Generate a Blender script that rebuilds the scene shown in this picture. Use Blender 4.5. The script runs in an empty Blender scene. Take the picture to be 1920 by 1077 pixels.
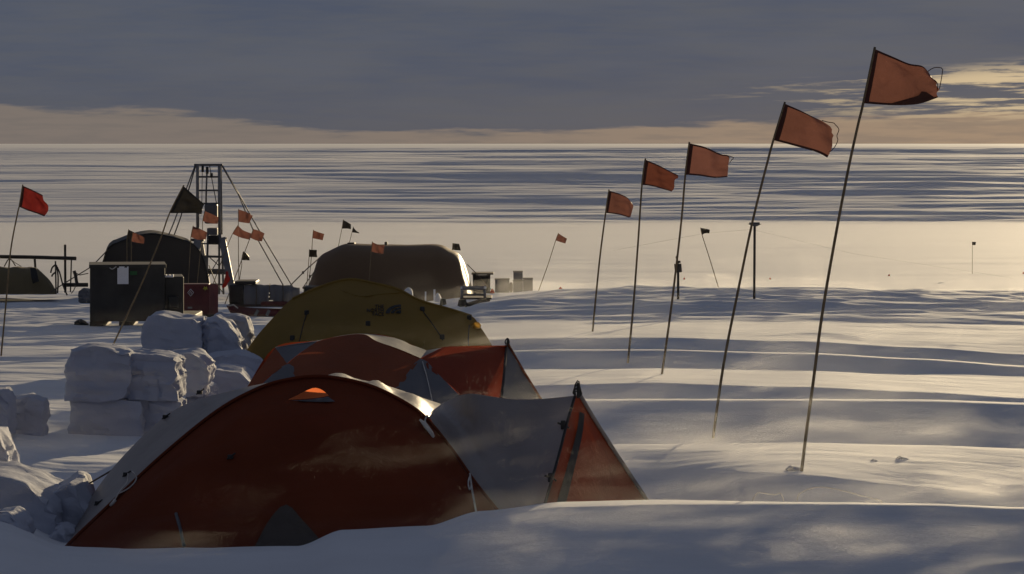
import bpy, bmesh, math, random
import numpy as np
from mathutils import Vector
random.seed(7)
rng = np.random.default_rng(11)
SC = bpy.context.scene
COL = SC.collection

# ------------------------------------------------------------------ camera geometry
EYE = 2.40          # eye height above the local snow datum, metres
F = 6000.0          # focal length in photo pixels (photo is 1920 wide)
HOR = 268.0         # eye level row in the photo

def P(px, py, y):
    """world point that lies at distance y in front of the lens in direction (px, py)"""
    return Vector(((px - 960.0) / F * y, y, EYE - (py - HOR) / F * y))

cam_d = bpy.data.cameras.new('camera')
cam = bpy.data.objects.new('camera', cam_d)
COL.objects.link(cam)
cam.location = (0, 0, EYE)
cam.rotation_euler = (math.radians(90), 0, 0)
cam_d.sensor_fit = 'HORIZONTAL'
cam_d.sensor_width = 36.0
cam_d.lens = 36.0 * F / 1920.0
cam_d.shift_y = -(538.5 - HOR) / 1920.0
cam_d.clip_start = 0.1
cam_d.clip_end = 40000
SC.camera = cam

# ------------------------------------------------------------------ light
SUN_EL, SUN_AZ = 6.2, 15.0      # degrees, azimuth clockwise from the view axis (+Y)
sd = Vector((math.sin(math.radians(SUN_AZ)) * math.cos(math.radians(SUN_EL)),
             math.cos(math.radians(SUN_AZ)) * math.cos(math.radians(SUN_EL)),
             math.sin(math.radians(SUN_EL))))
sl = bpy.data.lights.new('sun', 'SUN')
sl.energy = 3.85
sl.angle = math.radians(0.6)
sl.color = (1.0, 0.785, 0.48)
so = bpy.data.objects.new('sun', sl)
COL.objects.link(so)
so.rotation_euler = sd.to_track_quat('Z', 'Y').to_euler()

SC.view_settings.view_transform = 'Standard'
SC.view_settings.look = 'None'
SC.view_settings.gamma = 1.0
SC.view_settings.exposure = 0.52

# ------------------------------------------------------------------ node helpers
class NT:
    def __init__(s, tree):
        s.t = tree; s.n = tree.nodes; s.l = tree.links
    def new(s, typ, **kw):
        nd = s.n.new(typ)
        for k, v in kw.items(): setattr(nd, k, v)
        return nd
    def put(s, sock, v):
        if isinstance(v, bpy.types.NodeSocket): s.l.new(v, sock)
        elif v is not None: sock.default_value = v
    def math(s, op, a, b=None, c=None, clamp=False):
        nd = s.new('ShaderNodeMath', operation=op, use_clamp=clamp)
        for i, v in enumerate((a, b, c)):
            if v is not None: s.put(nd.inputs[i], v)
        return nd.outputs[0]
    def mix(s, fac, a, b):
        nd = s.new('ShaderNodeMix', data_type='RGBA')
        s.put(nd.inputs[0], fac); s.put(nd.inputs[6], a); s.put(nd.inputs[7], b)
        return nd.outputs[2]
    def noise(s, vec, scale, detail=3.0, rough=0.55, dist=0.0):
        nd = s.new('ShaderNodeTexNoise')
        if vec is not None: s.put(nd.inputs['Vector'], vec)
        nd.inputs['Scale'].default_value = scale
        nd.inputs['Detail'].default_value = detail
        nd.inputs['Roughness'].default_value = rough
        nd.inputs['Distortion'].default_value = dist
        return nd.outputs[0]
    def smooth(s, v, lo, hi, a=0.0, b=1.0):
        nd = s.new('ShaderNodeMapRange', interpolation_type='SMOOTHSTEP')
        s.put(nd.inputs[0], v); s.put(nd.inputs[1], lo); s.put(nd.inputs[2], hi)
        s.put(nd.inputs[3], a); s.put(nd.inputs[4], b)
        return nd.outputs[0]
    def comb(s, x, y, z):
        nd = s.new('ShaderNodeCombineXYZ')
        for i, v in enumerate((x, y, z)): s.put(nd.inputs[i], v)
        return nd.outputs[0]

# ------------------------------------------------------------------ sky
W = bpy.data.worlds.new('World')
SC.world = W
W.use_nodes = True
w = NT(W.node_tree)
w.n.clear()
wout = w.new('ShaderNodeOutputWorld')
bg = w.new('ShaderNodeBackground')
sky = w.new('ShaderNodeTexSky', sky_type='NISHITA', sun_disc=False)
sky.sun_elevation = math.radians(SUN_EL)
sky.sun_rotation = math.radians(SUN_AZ)
sky.altitude = 2000
sky.air_density = 1.0; sky.dust_density = 1.0; sky.ozone_density = 1.0
bg.inputs[1].default_value = 0.117
tc = w.new('ShaderNodeTexCoord')
sx = w.new('ShaderNodeSeparateXYZ')
w.l.new(tc.outputs['Generated'], sx.inputs[0])
X_, Y_, Z_ = sx.outputs
yy = w.math('MAXIMUM', Y_, 0.05)
u = w.math('DIVIDE', X_, yy)            # tangent of azimuth, photo spans -0.16..0.16
v = w.math('DIVIDE', Z_, yy)            # tangent of elevation, photo spans 0..0.045
# cloud deck: blue grey with soft horizontal banding
cv = w.comb(w.math('MULTIPLY', u, 14.0), w.math('MULTIPLY', v, 110.0), 0.37)
n1 = w.noise(cv, 1.0, 5.0, 0.55)
cv2 = w.comb(w.math('MULTIPLY', u, 40.0), w.math('MULTIPLY', v, 420.0), 2.1)
n2 = w.noise(cv2, 1.0, 4.0, 0.6)
deck = w.mix(w.smooth(n1, 0.3, 0.7), (0.39, 0.485, 0.75, 1), (0.53, 0.595, 0.79, 1))
deck = w.mix(w.math('MULTIPLY', w.smooth(n2, 0.35, 0.7), 0.35), deck, (0.58, 0.61, 0.70, 1))
# warmer, a little brighter towards the sun side
deck = w.mix(w.smooth(v, 0.0, 0.03, 0.35, 0.0), deck, (0.56, 0.57, 0.63, 1))
# lower edge of the deck: a clear strip along the horizon
edge = w.new('ShaderNodeFloatCurve')
cm = edge.mapping.curves[0]
def edge_pt(px, py): return ((px - 960) / F / 0.5 + 0.5, (HOR - py) / F / 0.06)
pts = [(-600, 205), (0, 200), (130, 208), (280, 205), (400, 220), (520, 236), (640, 250), (760, 249), (900, 248),
       (1050, 246), (1200, 240), (1330, 236), (1450, 228), (1560, 224), (1700, 219), (1920, 203), (2300, 180)]
pp = [edge_pt(*q) for q in pts]
cm.points[0].location = (0.0, pp[0][1]); cm.points[1].location = (1.0, pp[-1][1])
for q in pp: cm.points.new(*q)
edge.mapping.update()
w.put(edge.inputs['Value'], w.math('MULTIPLY_ADD', u, 2.0, 0.5))
edge_v = w.math('MULTIPLY', edge.outputs[0], 0.06)
jit = w.math('MULTIPLY', w.math('SUBTRACT', n2, 0.5), 0.0075)
jit2 = w.math('MULTIPLY', w.math('SUBTRACT', n1, 0.5), 0.005)
dv = w.math('ADD', w.math('ADD', w.math('SUBTRACT', v, edge_v), jit), jit2)
gap = w.smooth(dv, -0.0012, 0.0012, 1.0, 0.0)
# breaks of lit cloud on the right
cv3 = w.comb(w.math('MULTIPLY', u, 24.0), w.math('MULTIPLY', w.math('ADD', v, w.math('MULTIPLY', u, -0.02)), 380.0), 5.9)
n3 = w.noise(cv3, 1.0, 7.0, 0.62, 0.4)
win_u = w.smooth(u, 0.035, 0.13)
bell = w.math('MULTIPLY', w.smooth(v, 0.005, 0.012), w.smooth(v, w.math('MULTIPLY_ADD', u, 0.05, 0.0125), w.math('MULTIPLY_ADD', u, 0.09, 0.0135), 1.0, 0.0))
thr = w.smooth(u, 0.04, 0.15, 0.55, 0.455)
brk = w.math('MULTIPLY', w.math('MULTIPLY', w.smooth(n3, thr, w.math('ADD', thr, 0.12)), win_u), bell)
warm = w.mix(w.smooth(u, -0.10, 0.16), (1.12, 0.95, 0.86, 1), (1.85, 1.36, 0.98, 1))
warm = w.mix(w.math('MULTIPLY', w.smooth(n2, 0.4, 0.65), 0.35), warm, (0.80, 0.74, 0.73, 1))
gold = w.mix(w.smooth(u, 0.03, 0.16), (1.3, 1.08, 0.82, 1), (3.6, 2.8, 1.75, 1))
c = w.mix(gap, deck, warm)
c = w.mix(brk, c, gold)
# the deck covers the clear sky everywhere; some of the open sky still shows through it
high = w.smooth(Z_, 0.08, 0.6, 1.0, 1.1)
hv = w.new('ShaderNodeVectorMath', operation='SCALE'); w.l.new(c, hv.inputs[0]); w.put(hv.inputs['Scale'], high); c = hv.outputs[0]
vis = w.mix(0.006, c, sky.outputs[0])
w.l.new(vis, bg.inputs[0])
w.l.new(bg.outputs[0], wout.inputs[0])

# ------------------------------------------------------------------ objects helpers
def link(o, parent=None):
    COL.objects.link(o)
    if parent is not None:
        o.parent = parent
    return o

def tag(o, label=None, cat=None, group=None, kind=None):
    if label: o['label'] = label
    if cat: o['category'] = cat
    if group: o['group'] = group
    if kind: o['kind'] = kind
    return o

def empty(name, loc, label, cat, group=None, rz=0.0):
    o = bpy.data.objects.new(name, None)
    o.empty_display_size = 0.2
    o.location = loc
    o.rotation_euler = (0, 0, rz)
    link(o)
    return tag(o, label, cat, group)

def mesh_obj(name, verts, faces, mat, parent=None, smooth=True, world=True):
    """one mesh object; verts in world space (converted to the parent's space when world is True)"""
    me = bpy.data.meshes.new(name)
    vs = [Vector(q) for q in verts]
    off, pa = Vector((0, 0, 0)), parent
    while pa is not None:                       # things and their parts are never rotated, so offsets just add up
        off += pa.location; pa = pa.parent
    vs = [q - off for q in vs]
    me.from_pydata([tuple(q) for q in vs], [], faces)
    if smooth:
        for p in me.polygons: p.use_smooth = True
    me.materials.append(mat)
    me.update()
    o = bpy.data.objects.new(name, me)
    return link(o, parent)

class MB:
    """collects verts and faces of one mesh"""
    def __init__(s): s.v = []; s.f = []
    def add(s, vs, fs):
        b = len(s.v)
        s.v += [Vector(q) for q in vs]
        s.f += [tuple(b + i for i in q) for q in fs]
    def tube(s, pts, r, seg=7, r2=None):
        pts = [Vector(q) for q in pts]
        n = len(pts); rings = []
        up = Vector((0.31, 0.92, 0.2)).normalized()
        for i, q in enumerate(pts):
            d = (pts[min(i + 1, n - 1)] - pts[max(i - 1, 0)]).normalized()
            a = d.cross(up)
            if a.length < 1e-3: a = d.cross(Vector((1, 0, 0)))
            a.normalize(); b = d.cross(a)
            rr = r if r2 is None else r + (r2 - r) * i / max(1, n - 1)
            rings.append([q + a * (math.cos(t) * rr) + b * (math.sin(t) * rr) for t in [2 * math.pi * k / seg for k in range(seg)]])
        vs = [q for rg in rings for q in rg]; fs = []
        for i in range(n - 1):
            for k in range(seg):
                k2 = (k + 1) % seg
                fs.append((i * seg + k, i * seg + k2, (i + 1) * seg + k2, (i + 1) * seg + k))
        fs.append(tuple(range(seg))[::-1]); fs.append(tuple((n - 1) * seg + k for k in range(seg)))
        s.add(vs, fs); return s
    def box(s, c, size, rz=0.0, bev=0.0, tilt=None):
        bm = bmesh.new()
        bmesh.ops.create_cube(bm, size=1.0)
        for q in bm.verts: q.co = Vector((q.co.x * size[0], q.co.y * size[1], q.co.z * size[2]))
        if bev > 0:
            bmesh.ops.bevel(bm, geom=list(bm.edges), offset=bev, segments=2, affect='EDGES', profile=0.6)
        cs, sn = math.cos(rz), math.sin(rz)
        vs = []
        bm.verts.index_update()
        for q in bm.verts:
            p = q.co.copy()
            if tilt: p.rotate(tilt)
            vs.append(Vector((p.x * cs - p.y * sn + c[0], p.x * sn + p.y * cs + c[1], p.z + c[2])))
        fs = [tuple(q.index for q in f.verts) for f in bm.faces]
        bm.free()
        s.add(vs, fs); return s
    def grid(s, rows):
        n, m = len(rows), len(rows[0])
        vs = [q for r in rows for q in r]
        fs = [(i * m + j, i * m + j + 1, (i + 1) * m + j + 1, (i + 1) * m + j) for i in range(n - 1) for j in range(m - 1)]
        s.add(vs, fs); return s
    def build(s, name, mat, parent=None, smooth=False):
        return mesh_obj(name, s.v, s.f, mat, parent, smooth)

def resample(pts, n):
    """polyline -> n points evenly by length, smoothed with Catmull-Rom"""
    pts = [Vector(q) for q in pts]
    if len(pts) > 2:
        out = []
        for i in range(len(pts) - 1):
            p0 = pts[max(i - 1, 0)]; p1 = pts[i]; p2 = pts[i + 1]; p3 = pts[min(i + 2, len(pts) - 1)]
            for k in range(8):
                t = k / 8
                out.append(0.5 * ((2 * p1) + (p2 - p0) * t + (2 * p0 - 5 * p1 + 4 * p2 - p3) * t * t + (3 * p1 - p0 - 3 * p2 + p3) * t ** 3))
        out.append(pts[-1]); pts = out
    L = [0.0]
    for i in range(1, len(pts)): L.append(L[-1] + (pts[i] - pts[i - 1]).length)
    res = []; j = 0
    for k in range(n):
        t = L[-1] * k / (n - 1)
        while j < len(L) - 2 and L[j + 1] < t: j += 1
        s_ = (t - L[j]) / max(1e-9, L[j + 1] - L[j])
        res.append(pts[j].lerp(pts[j + 1], min(1, max(0, s_))))
    return res

# ------------------------------------------------------------------ numpy noise
_perm = rng.random((257, 257))
def vnoise(x, y, seed=0):
    """smooth value noise in -1..1"""
    x = np.asarray(x, float) + seed * 17.31; y = np.asarray(y, float) + seed * 9.77
    xi = np.floor(x).astype(np.int64); yi = np.floor(y).astype(np.int64)
    fx = x - xi; fy = y - yi
    fx = fx * fx * fx * (fx * (fx * 6 - 15) + 10); fy = fy * fy * fy * (fy * (fy * 6 - 15) + 10)
    a = _perm[xi % 257, yi % 257]; b = _perm[(xi + 1) % 257, yi % 257]
    c_ = _perm[xi % 257, (yi + 1) % 257]; d_ = _perm[(xi + 1) % 257, (yi + 1) % 257]
    return 2 * ((a * (1 - fx) + b * fx) * (1 - fy) + (c_ * (1 - fx) + d_ * fx) * fy) - 1
def fbm(x, y, octv=4, gain=0.5, seed=0):
    s = 0; a = 1.0; t = 0
    for o in range(octv):
        s = s + a * vnoise(x * 2 ** o, y * 2 ** o, seed + o * 3); t += a; a *= gain
    return s / t
def sstep(v, lo, hi):
    t = np.clip((v - lo) / (hi - lo), 0, 1)
    return t * t * (3 - 2 * t)
# ------------------------------------------------------------------ snow terrain
# every column of knots: (distance, photo row) of the snow surface seen in that direction
def rowD(d, y): return (y - HOR) / F * d
K_RIGHT_FAR = [(88, 'D4.15'), (104, 'D4.72'), (150, 'D5.0'), (206, 'D5.28'), (232, 'D4.42'), (270, 'D2.95'), (310, 'D1.68'), (350, 'D0.84'), (420, 'D0.72'), (700, 'D0.98'), (2000, 'D1.9'), (9000, 'D3.0')]
ANCH = {
 -300: [(8,'D2.75'),(15,'D2.55'),(18,1000),(19.5,960),(20.5,930),(22.5,885),(24,850),(25.5,812),(27,780),(29,745),(30.5,722),(32,703),(34,685),(36,672),(38,662),(42,645),(55,614),(78,562)],
    0: [(8,'D2.75'),(15,'D2.55'),(18,1000),(19.5,960),(20.5,930),(22.5,885),(24,850),(25.5,812),(27,780),(29,745),(30.5,722),(32,703),(34,685),(36,672),(38,662),(42,645),(55,614),(78,562)],
  120: [(8,'D2.75'),(15,'D2.62'),(18,1036),(19.5,1016),(20.5,965),(22.5,900),(24,862),(25.5,822),(27,788),(29,750),(30.5,726),(32,706),(34,686),(36,672),(38,662),(42,643),(55,612),(78,562)],
  250: [(8,'D2.75'),(15,'D2.62'),(18,1040),(19.5,1020),(20.5,965),(22.5,900),(24,862),(25.5,822),(27,788),(29,750),(30.5,726),(32,706),(34,686),(36,672),(38,662),(42,643),(55,612),(78,562)],
  560: [(8,'D2.75'),(15,'D2.62'),(17.9,1034),(19.5,1012),(20.5,965),(22.5,900),(24,862),(25.5,822),(27,788),(29,750),(30.5,728),(32,708),(34,686),(36,672),(38,660),(42,640),(55,610),(78,567)],
  640: [(8,'D2.75'),(15,'D2.58'),(18,998),(19.5,1000),(20.5,965),(22.5,900),(24,862),(25.5,822),(27,788),(29,750),(30.5,728),(32,708),(34,686),(36,672),(38,660),(42,640),(55,610),(78,567)],
  800: [(8,'D2.75'),(15,'D2.56'),(18,992),(19.5,990),(20.5,950),(22.5,890),(24,850),(25.5,810),(27,786),(29,742),(30.5,722),(32,706),(33.0,676),(34.0,'D2.24'),(35.2,645),(40,624),(55,594),(79,564)],
  900: [(8,'D2.75'),(15,'D2.52'),(18,972),(20.45,'D2.32'),(21.35,905),(22.3,828),(23.0,'D2.22'),(24.6,765),(26.95,'D2.28'),(28,722),(30.3,694),(30.9,'D2.15'),(31.6,660),(33.45,'D2.29'),(34.6,637),(39,604),(55,575),(80,556)],
 1050: [(8,'D2.75'),(15,'D2.48'),(18,951),(20.45,'D2.32'),(21.35,874),(22.3,828),(23.0,'D2.22'),(24.5,746),(26.95,'D2.30'),(28,716),(30.2,690),(30.7,'D2.16'),(31.4,655),(33.45,'D2.31'),(34.5,633),(39,602),(55,563),(80,550)],
 1230: [(8,'D2.75'),(15,'D2.48'),(18,946),(20.45,'D2.32'),(21.35,870),(22.3,828),(23.0,'D2.22'),(24.5,744),(26.95,'D2.30'),(28,712),(30.2,688),(30.7,'D2.16'),(31.4,655),(33.45,'D2.31'),(34.5,632),(39,601),(55,563),(80,550)],
 1500: [(8,'D2.75'),(15,'D2.48'),(18,945),(19.45,'D2.27'),(20.3,885),(22.2,826),(22.9,'D2.22'),(24.5,745),(26.95,'D2.31'),(28,721),(30.0,694),(30.6,'D2.18'),(31.4,662),(33.45,'D2.33'),(34.5,640),(39,602),(55,562),(80,550)],
 1720: [(8,'D2.75'),(15,'D2.48'),(18,947),(19.45,'D2.31'),(20.3,908),(22.2,832),(22.9,'D2.24'),(24.5,748),(26.95,'D2.33'),(28,732),(30.0,704),(30.6,'D2.22'),(31.4,674),(33.45,'D2.35'),(34.5,652),(39,604),(55,563),(80,552)],
 1930: [(8,'D2.75'),(15,'D2.48'),(18,954),(19.45,'D2.36'),(20.3,936),(22.2,840),(22.9,'D2.28'),(24.5,755),(26.95,'D2.36'),(28,744),(30.0,712),(30.6,'D2.26'),(31.4,688),(33.45,'D2.37'),(34.5,664),(39,606),(55,564),(80,554)],
 2400: [(8,'D2.75'),(15,'D2.48'),(18,962),(19.45,'D2.39'),(20.3,950),(22.2,850),(22.9,'D2.30'),(24.5,762),(26.95,'D2.38'),(28,752),(30.0,716),(30.6,'D2.28'),(31.4,694),(33.45,'D2.39'),(34.5,670),(39,608),(55,565),(80,556)],
}
KPX = sorted(ANCH)
KD, KZ = [], []
for px in KPX:
    kn = ANCH[px] + K_RIGHT_FAR
    KD.append([q[0] for q in kn])
    KZ.append([float(q[1][1:]) if isinstance(q[1], str) else rowD(*q) for q in kn])
KD = np.array(KD); KZ = np.array(KZ)
# keep each drift's windward face steep right up to its crest, so that the crest is a crisp edge
for n_, k_ in enumerate((2, 4, 7, 9, 12, 14)):
    k_ += n_
    d_c = KD[:, k_]; run = np.minimum(0.12 if n_ == 0 else 0.26, 0.45 * (d_c - KD[:, k_ - 1]))
    lin = KZ[:, k_] + (KZ[:, k_ - 1] - KZ[:, k_]) * run / (d_c - KD[:, k_ - 1])
    w_ = np.clip((np.array(KPX) - 560) / 300.0, 0, 1)
    new = lin * (1 - w_) + np.minimum(KZ[:, k_] + 0.19 * run, np.maximum(KZ[:, k_ - 1], lin)) * w_
    KD = np.insert(KD, k_, d_c - run, axis=1); KZ = np.insert(KZ, k_, new, axis=1)

def pchip_slopes(x, y):
    h = np.diff(x, axis=-1); dl = np.diff(y, axis=-1) / h
    m = np.zeros_like(y)
    w1 = 2 * h[..., 1:] + h[..., :-1]; w2 = h[..., 1:] + 2 * h[..., :-1]
    ok = dl[..., :-1] * dl[..., 1:] > 0
    with np.errstate(divide='ignore', invalid='ignore'):
        hm = (w1 + w2) / (w1 / dl[..., :-1] + w2 / dl[..., 1:])
    m[..., 1:-1] = np.where(ok, hm, 0)
    m[..., 0] = dl[..., 0]; m[..., -1] = dl[..., -1]
    return m

def drop_profile(px, d):
    """px, d: 1-D arrays of equal length -> drop of the snow below eye level"""
    px = np.clip(px, KPX[0], KPX[-1]); nK = KD.shape[1]
    j = np.clip(np.searchsorted(KPX, px) - 1, 0, len(KPX) - 2)
    a = np.array(KPX, float)
    t = (px - a[j]) / (a[j + 1] - a[j]); t = (t * t * (3 - 2 * t))[:, None] * 0.6 + t[:, None] * 0.4
    kd = KD[j] * (1 - t) + KD[j + 1] * t
    kz = KZ[j] * (1 - t) + KZ[j + 1] * t
    m = pchip_slopes(kd, kz)
    dd = np.clip(d, kd[:, 0], kd[:, -1] - 1e-6)
    i = np.clip((kd <= dd[:, None]).sum(1) - 1, 0, nK - 2)
    r = np.arange(len(px))
    x0 = kd[r, i]; x1 = kd[r, i + 1]; h = x1 - x0; s = (dd - x0) / h
    y0 = kz[r, i]; y1 = kz[r, i + 1]; m0 = m[r, i] * h; m1 = m[r, i + 1] * h
    return (2 * s**3 - 3 * s**2 + 1) * y0 + (s**3 - 2 * s**2 + s) * m0 + (-2 * s**3 + 3 * s**2) * y1 + (s**3 - s**2) * m1

def height(X, Y):
    X = np.atleast_1d(np.asarray(X, float)); Y = np.atleast_1d(np.asarray(Y, float))
    shp = X.shape; X = X.ravel(); Y = Y.ravel()
    px = 960 + X / np.maximum(Y, 1.0) * F
    wob = 0.35 * vnoise(X * 0.35, Y * 0.12, 5) * sstep(Y, 18.5, 21) * (1 - sstep(Y, 60, 90))
    z = EYE - drop_profile(px, np.maximum(Y + wob, 1.0))
    # near drifts: small wind ripples and crusts
    near = 1 - sstep(Y, 45, 60)
    z = z + near * sstep(Y, 15, 19) * (1 - 0.65 * sstep(px, 700, 1000)) * (0.010 * fbm(X * 0.5, Y * 1.6, 3, 0.5, 1) + 0.007 * fbm(X * 1.2, Y * 7, 3, 0.6, 2))
    left = 1 - sstep(px, 430, 700)
    z = z + near * left * sstep(Y, 19, 21) * (0.12 * fbm(X * 0.30 + Y * 0.08, Y * 0.62, 3, 0.42, 8) + 0.010 * fbm(X * 1.3, Y * 2.6, 3, 0.5, 3))
    # packed, trodden snow around the camp
    camp = sstep(Y, 37.5, 41.5) * (1 - sstep(Y, 92, 110))
    z = z + camp * (0.16 * (1 + 0.75 * sstep(px, 820, 1000) * (1 - sstep(Y, 60, 68))) * (1 - 0.55 * sstep(Y, 62, 74)) * fbm(X * 0.16, Y * 0.62, 4, 0.5, 4) + 0.045 * fbm(X * 0.8, Y * 2.4, 3, 0.6, 6))
    # bright plain
    pl = sstep(Y, 96, 120) * (1 - sstep(Y, 195, 212))
    z = z + pl * (0.035 * fbm(X * 0.05, Y * 0.22, 4, 0.55, 9))
    # far sastrugi, long ridges lying across the view
    fr = sstep(Y, 204, 216)
    side = (0.42 + 0.46 * sstep(px, 250, 1150)) * (1 - 0.35 * sstep(Y, 285, 340))
    far = np.clip((Y - 330) / 300.0, 0, 1)
    fx = X / (1 + 2.0 * far); fy = Y / (1 + 6.0 * far)
    n_a = fbm(fx * 0.020 + 3.1, fy / 6.0 + fx * 0.006, 3, 0.5, 12)
    n_b = fbm(fx * 0.012, fy / 17.0, 2, 0.5, 14)
    n_c = fbm(fx * 0.045, fy / 2.6, 3, 0.5, 19)
    n_d = fbm(fx * 0.16, fy / 1.1, 2, 0.5, 23)
    z = z + 0.92 * fr * side * (1 + 0.8 * far) * (0.40 * (0.4 - np.abs(n_a) * 1.6) + 0.34 * n_b + 0.15 * n_c + 0.06 * n_d)
    # dug snow under the box pile: a scooped hollow with a bank behind it
    mx = np.exp(-(np.where(X < 0.1, (X - 0.1) / 1.15, (X - 0.1) / 1.05)) ** 4)
    z = z + mx * (0.05 * sstep(Y, 65.5, 67.2) * (1 - sstep(Y, 80, 84)) - 0.17 * np.exp(-((Y - 64.6) / 1.5) ** 2))
    return z.reshape(shp)

def ground(px, d):
    """world point on the snow in photo column px at distance d"""
    x = (px - 960) / F * d
    return Vector((x, d, float(height(x, d)[0])))

cols = np.concatenate([np.linspace(-9000, -900, 24), np.linspace(-800, -140, 34), np.arange(-120, 2041, 6.0), np.linspace(2060, 2800, 34), np.linspace(2900, 11000, 24)])
rows = np.concatenate([np.array([1.0, 3.0, 6.0, 9.0, 11.0]), np.arange(12, 15, 0.1), np.arange(15, 45, 0.035), np.arange(45, 100, 0.10), np.arange(100, 205, 0.30),
                       np.arange(205, 420, 0.45), 420 * 1.004 ** np.arange(0, 420), np.linspace(2300, 9000, 40)])
UU, DD = np.meshgrid((cols - 960) / F, rows)
XX = UU * DD
ZZ = height(XX, DD)
nr, nc = XX.shape
co = np.stack([XX, DD, ZZ], -1).reshape(-1, 3).astype(np.float32)
idx = np.arange(nr * nc).reshape(nr, nc)
q = np.stack([idx[:-1, :-1], idx[:-1, 1:], idx[1:, 1:], idx[1:, :-1]], -1).reshape(-1, 4).astype(np.int32)
me = bpy.data.meshes.new('snow_ground')
me.vertices.add(len(co)); me.vertices.foreach_set('co', co.ravel())
me.loops.add(q.size); me.loops.foreach_set('vertex_index', q.ravel())
me.polygons.add(len(q)); me.polygons.foreach_set('loop_start', np.arange(0, q.size, 4, dtype=np.int32))
me.polygons.foreach_set('use_smooth', np.ones(len(q), dtype=bool))
me.update(calc_edges=True)
snow_o = bpy.data.objects.new('snow_ground', me)
link(snow_o)
snow_o['kind'] = 'structure'

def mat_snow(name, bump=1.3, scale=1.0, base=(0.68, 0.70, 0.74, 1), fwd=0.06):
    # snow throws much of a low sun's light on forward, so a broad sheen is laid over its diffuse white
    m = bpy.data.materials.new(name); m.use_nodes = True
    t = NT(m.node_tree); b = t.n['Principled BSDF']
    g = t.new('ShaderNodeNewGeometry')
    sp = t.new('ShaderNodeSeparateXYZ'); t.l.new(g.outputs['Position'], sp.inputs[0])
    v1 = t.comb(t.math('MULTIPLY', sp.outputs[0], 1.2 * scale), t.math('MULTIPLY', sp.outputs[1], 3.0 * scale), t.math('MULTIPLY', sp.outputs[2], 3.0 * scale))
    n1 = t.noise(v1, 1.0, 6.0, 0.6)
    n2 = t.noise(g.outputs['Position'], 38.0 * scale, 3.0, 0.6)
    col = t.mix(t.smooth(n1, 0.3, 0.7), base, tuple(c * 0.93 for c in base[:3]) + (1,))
    t.put(b.inputs['Base Color'], col)
    b.inputs['Roughness'].default_value = 0.8
    b.inputs['Specular IOR Level'].default_value = 0.08
    bp = t.new('ShaderNodeBump'); bp.inputs['Strength'].default_value = 0.5 * bump; bp.inputs['Distance'].default_value = 0.02
    t.put(bp.inputs['Height'], n1)
    bp2 = t.new('ShaderNodeBump'); bp2.inputs['Strength'].default_value = 0.35 * bump; bp2.inputs['Distance'].default_value = 0.003
    t.put(bp2.inputs['Height'], n2); t.l.new(bp.outputs[0], bp2.inputs['Normal'])
    t.l.new(bp2.outputs[0], b.inputs['Normal'])
    gl = t.new('ShaderNodeBsdfGlossy'); gl.inputs['Roughness'].default_value = 0.92; gl.inputs['Color'].default_value = (0.95, 0.96, 1.0, 1)
    t.l.new(bp2.outputs[0], gl.inputs['Normal'])
    mx = t.new('ShaderNodeMixShader'); mx.inputs[0].default_value = fwd
    t.l.new(b.outputs[0], mx.inputs[1]); t.l.new(gl.outputs[0], mx.inputs[2])
    t.l.new(mx.outputs[0], t.n['Material Output'].inputs[0])
    return m
M_SNOW = mat_snow('wind packed snow')
me.materials.append(M_SNOW)
# ------------------------------------------------------------------ materials
def mat_plain(name, col, rough=0.6, metal=0.0, spec=0.4, var=0.12, scale=6.0, bump=0.0):
    m = bpy.data.materials.new(name); m.use_nodes = True
    t = NT(m.node_tree); b = t.n['Principled BSDF']
    tcn = t.new('ShaderNodeTexCoord')
    n = t.noise(tcn.outputs['Object'], scale, 4.0, 0.6)
    lo = tuple(c * (1 - var) for c in col) + (1,); hi = tuple(min(1, c * (1 + var)) for c in col) + (1,)
    t.put(b.inputs['Base Color'], t.mix(t.smooth(n, 0.3, 0.7), lo, hi))
    b.inputs['Roughness'].default_value = rough; b.inputs['Metallic'].default_value = metal
    b.inputs['Specular IOR Level'].default_value = spec
    if bump:
        bp = t.new('ShaderNodeBump'); bp.inputs['Strength'].default_value = bump; bp.inputs['Distance'].default_value = 0.01
        t.put(bp.inputs['Height'], n); t.l.new(bp.outputs[0], b.inputs['Normal'])
    return m

def mat_cloth(name, col, trans, fac, rough=0.55, wr=6.0, bump=0.35, spec=0.3, var=0.12, dist=0.02):
    """woven nylon: coated face plus light passing through the weave"""
    m = bpy.data.materials.new(name); m.use_nodes = True
    t = NT(m.node_tree); b = t.n['Principled BSDF']
    out = t.n['Material Output']
    tcn = t.new('ShaderNodeTexCoord')
    n = t.noise(tcn.outputs['Object'], wr, 5.0, 0.6, 0.6)
    n2 = t.noise(tcn.outputs['Object'], wr * 0.35, 3.0, 0.5)
    def vary(c):
        return t.mix(t.smooth(n2, 0.3, 0.7), tuple(x * (1 - var) for x in c) + (1,), tuple(min(1, x * (1 + var)) for x in c) + (1,))
    t.put(b.inputs['Base Color'], vary(col))
    b.inputs['Roughness'].default_value = rough
    b.inputs['Specular IOR Level'].default_value = spec
    bp = t.new('ShaderNodeBump'); bp.inputs['Strength'].default_value = bump; bp.inputs['Distance'].default_value = dist
    t.put(bp.inputs['Height'], n); t.l.new(bp.outputs[0], b.inputs['Normal'])
    tr = t.new('ShaderNodeBsdfTranslucent'); t.put(tr.inputs[0], vary(trans)); t.l.new(bp.outputs[0], tr.inputs['Normal'])
    mx = t.new('ShaderNodeMixShader'); mx.inputs[0].default_value = fac
    t.l.new(b.outputs[0], mx.inputs[1]); t.l.new(tr.outputs[0], mx.inputs[2])
    t.l.new(mx.outputs[0], out.inputs[0])
    return m

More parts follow.
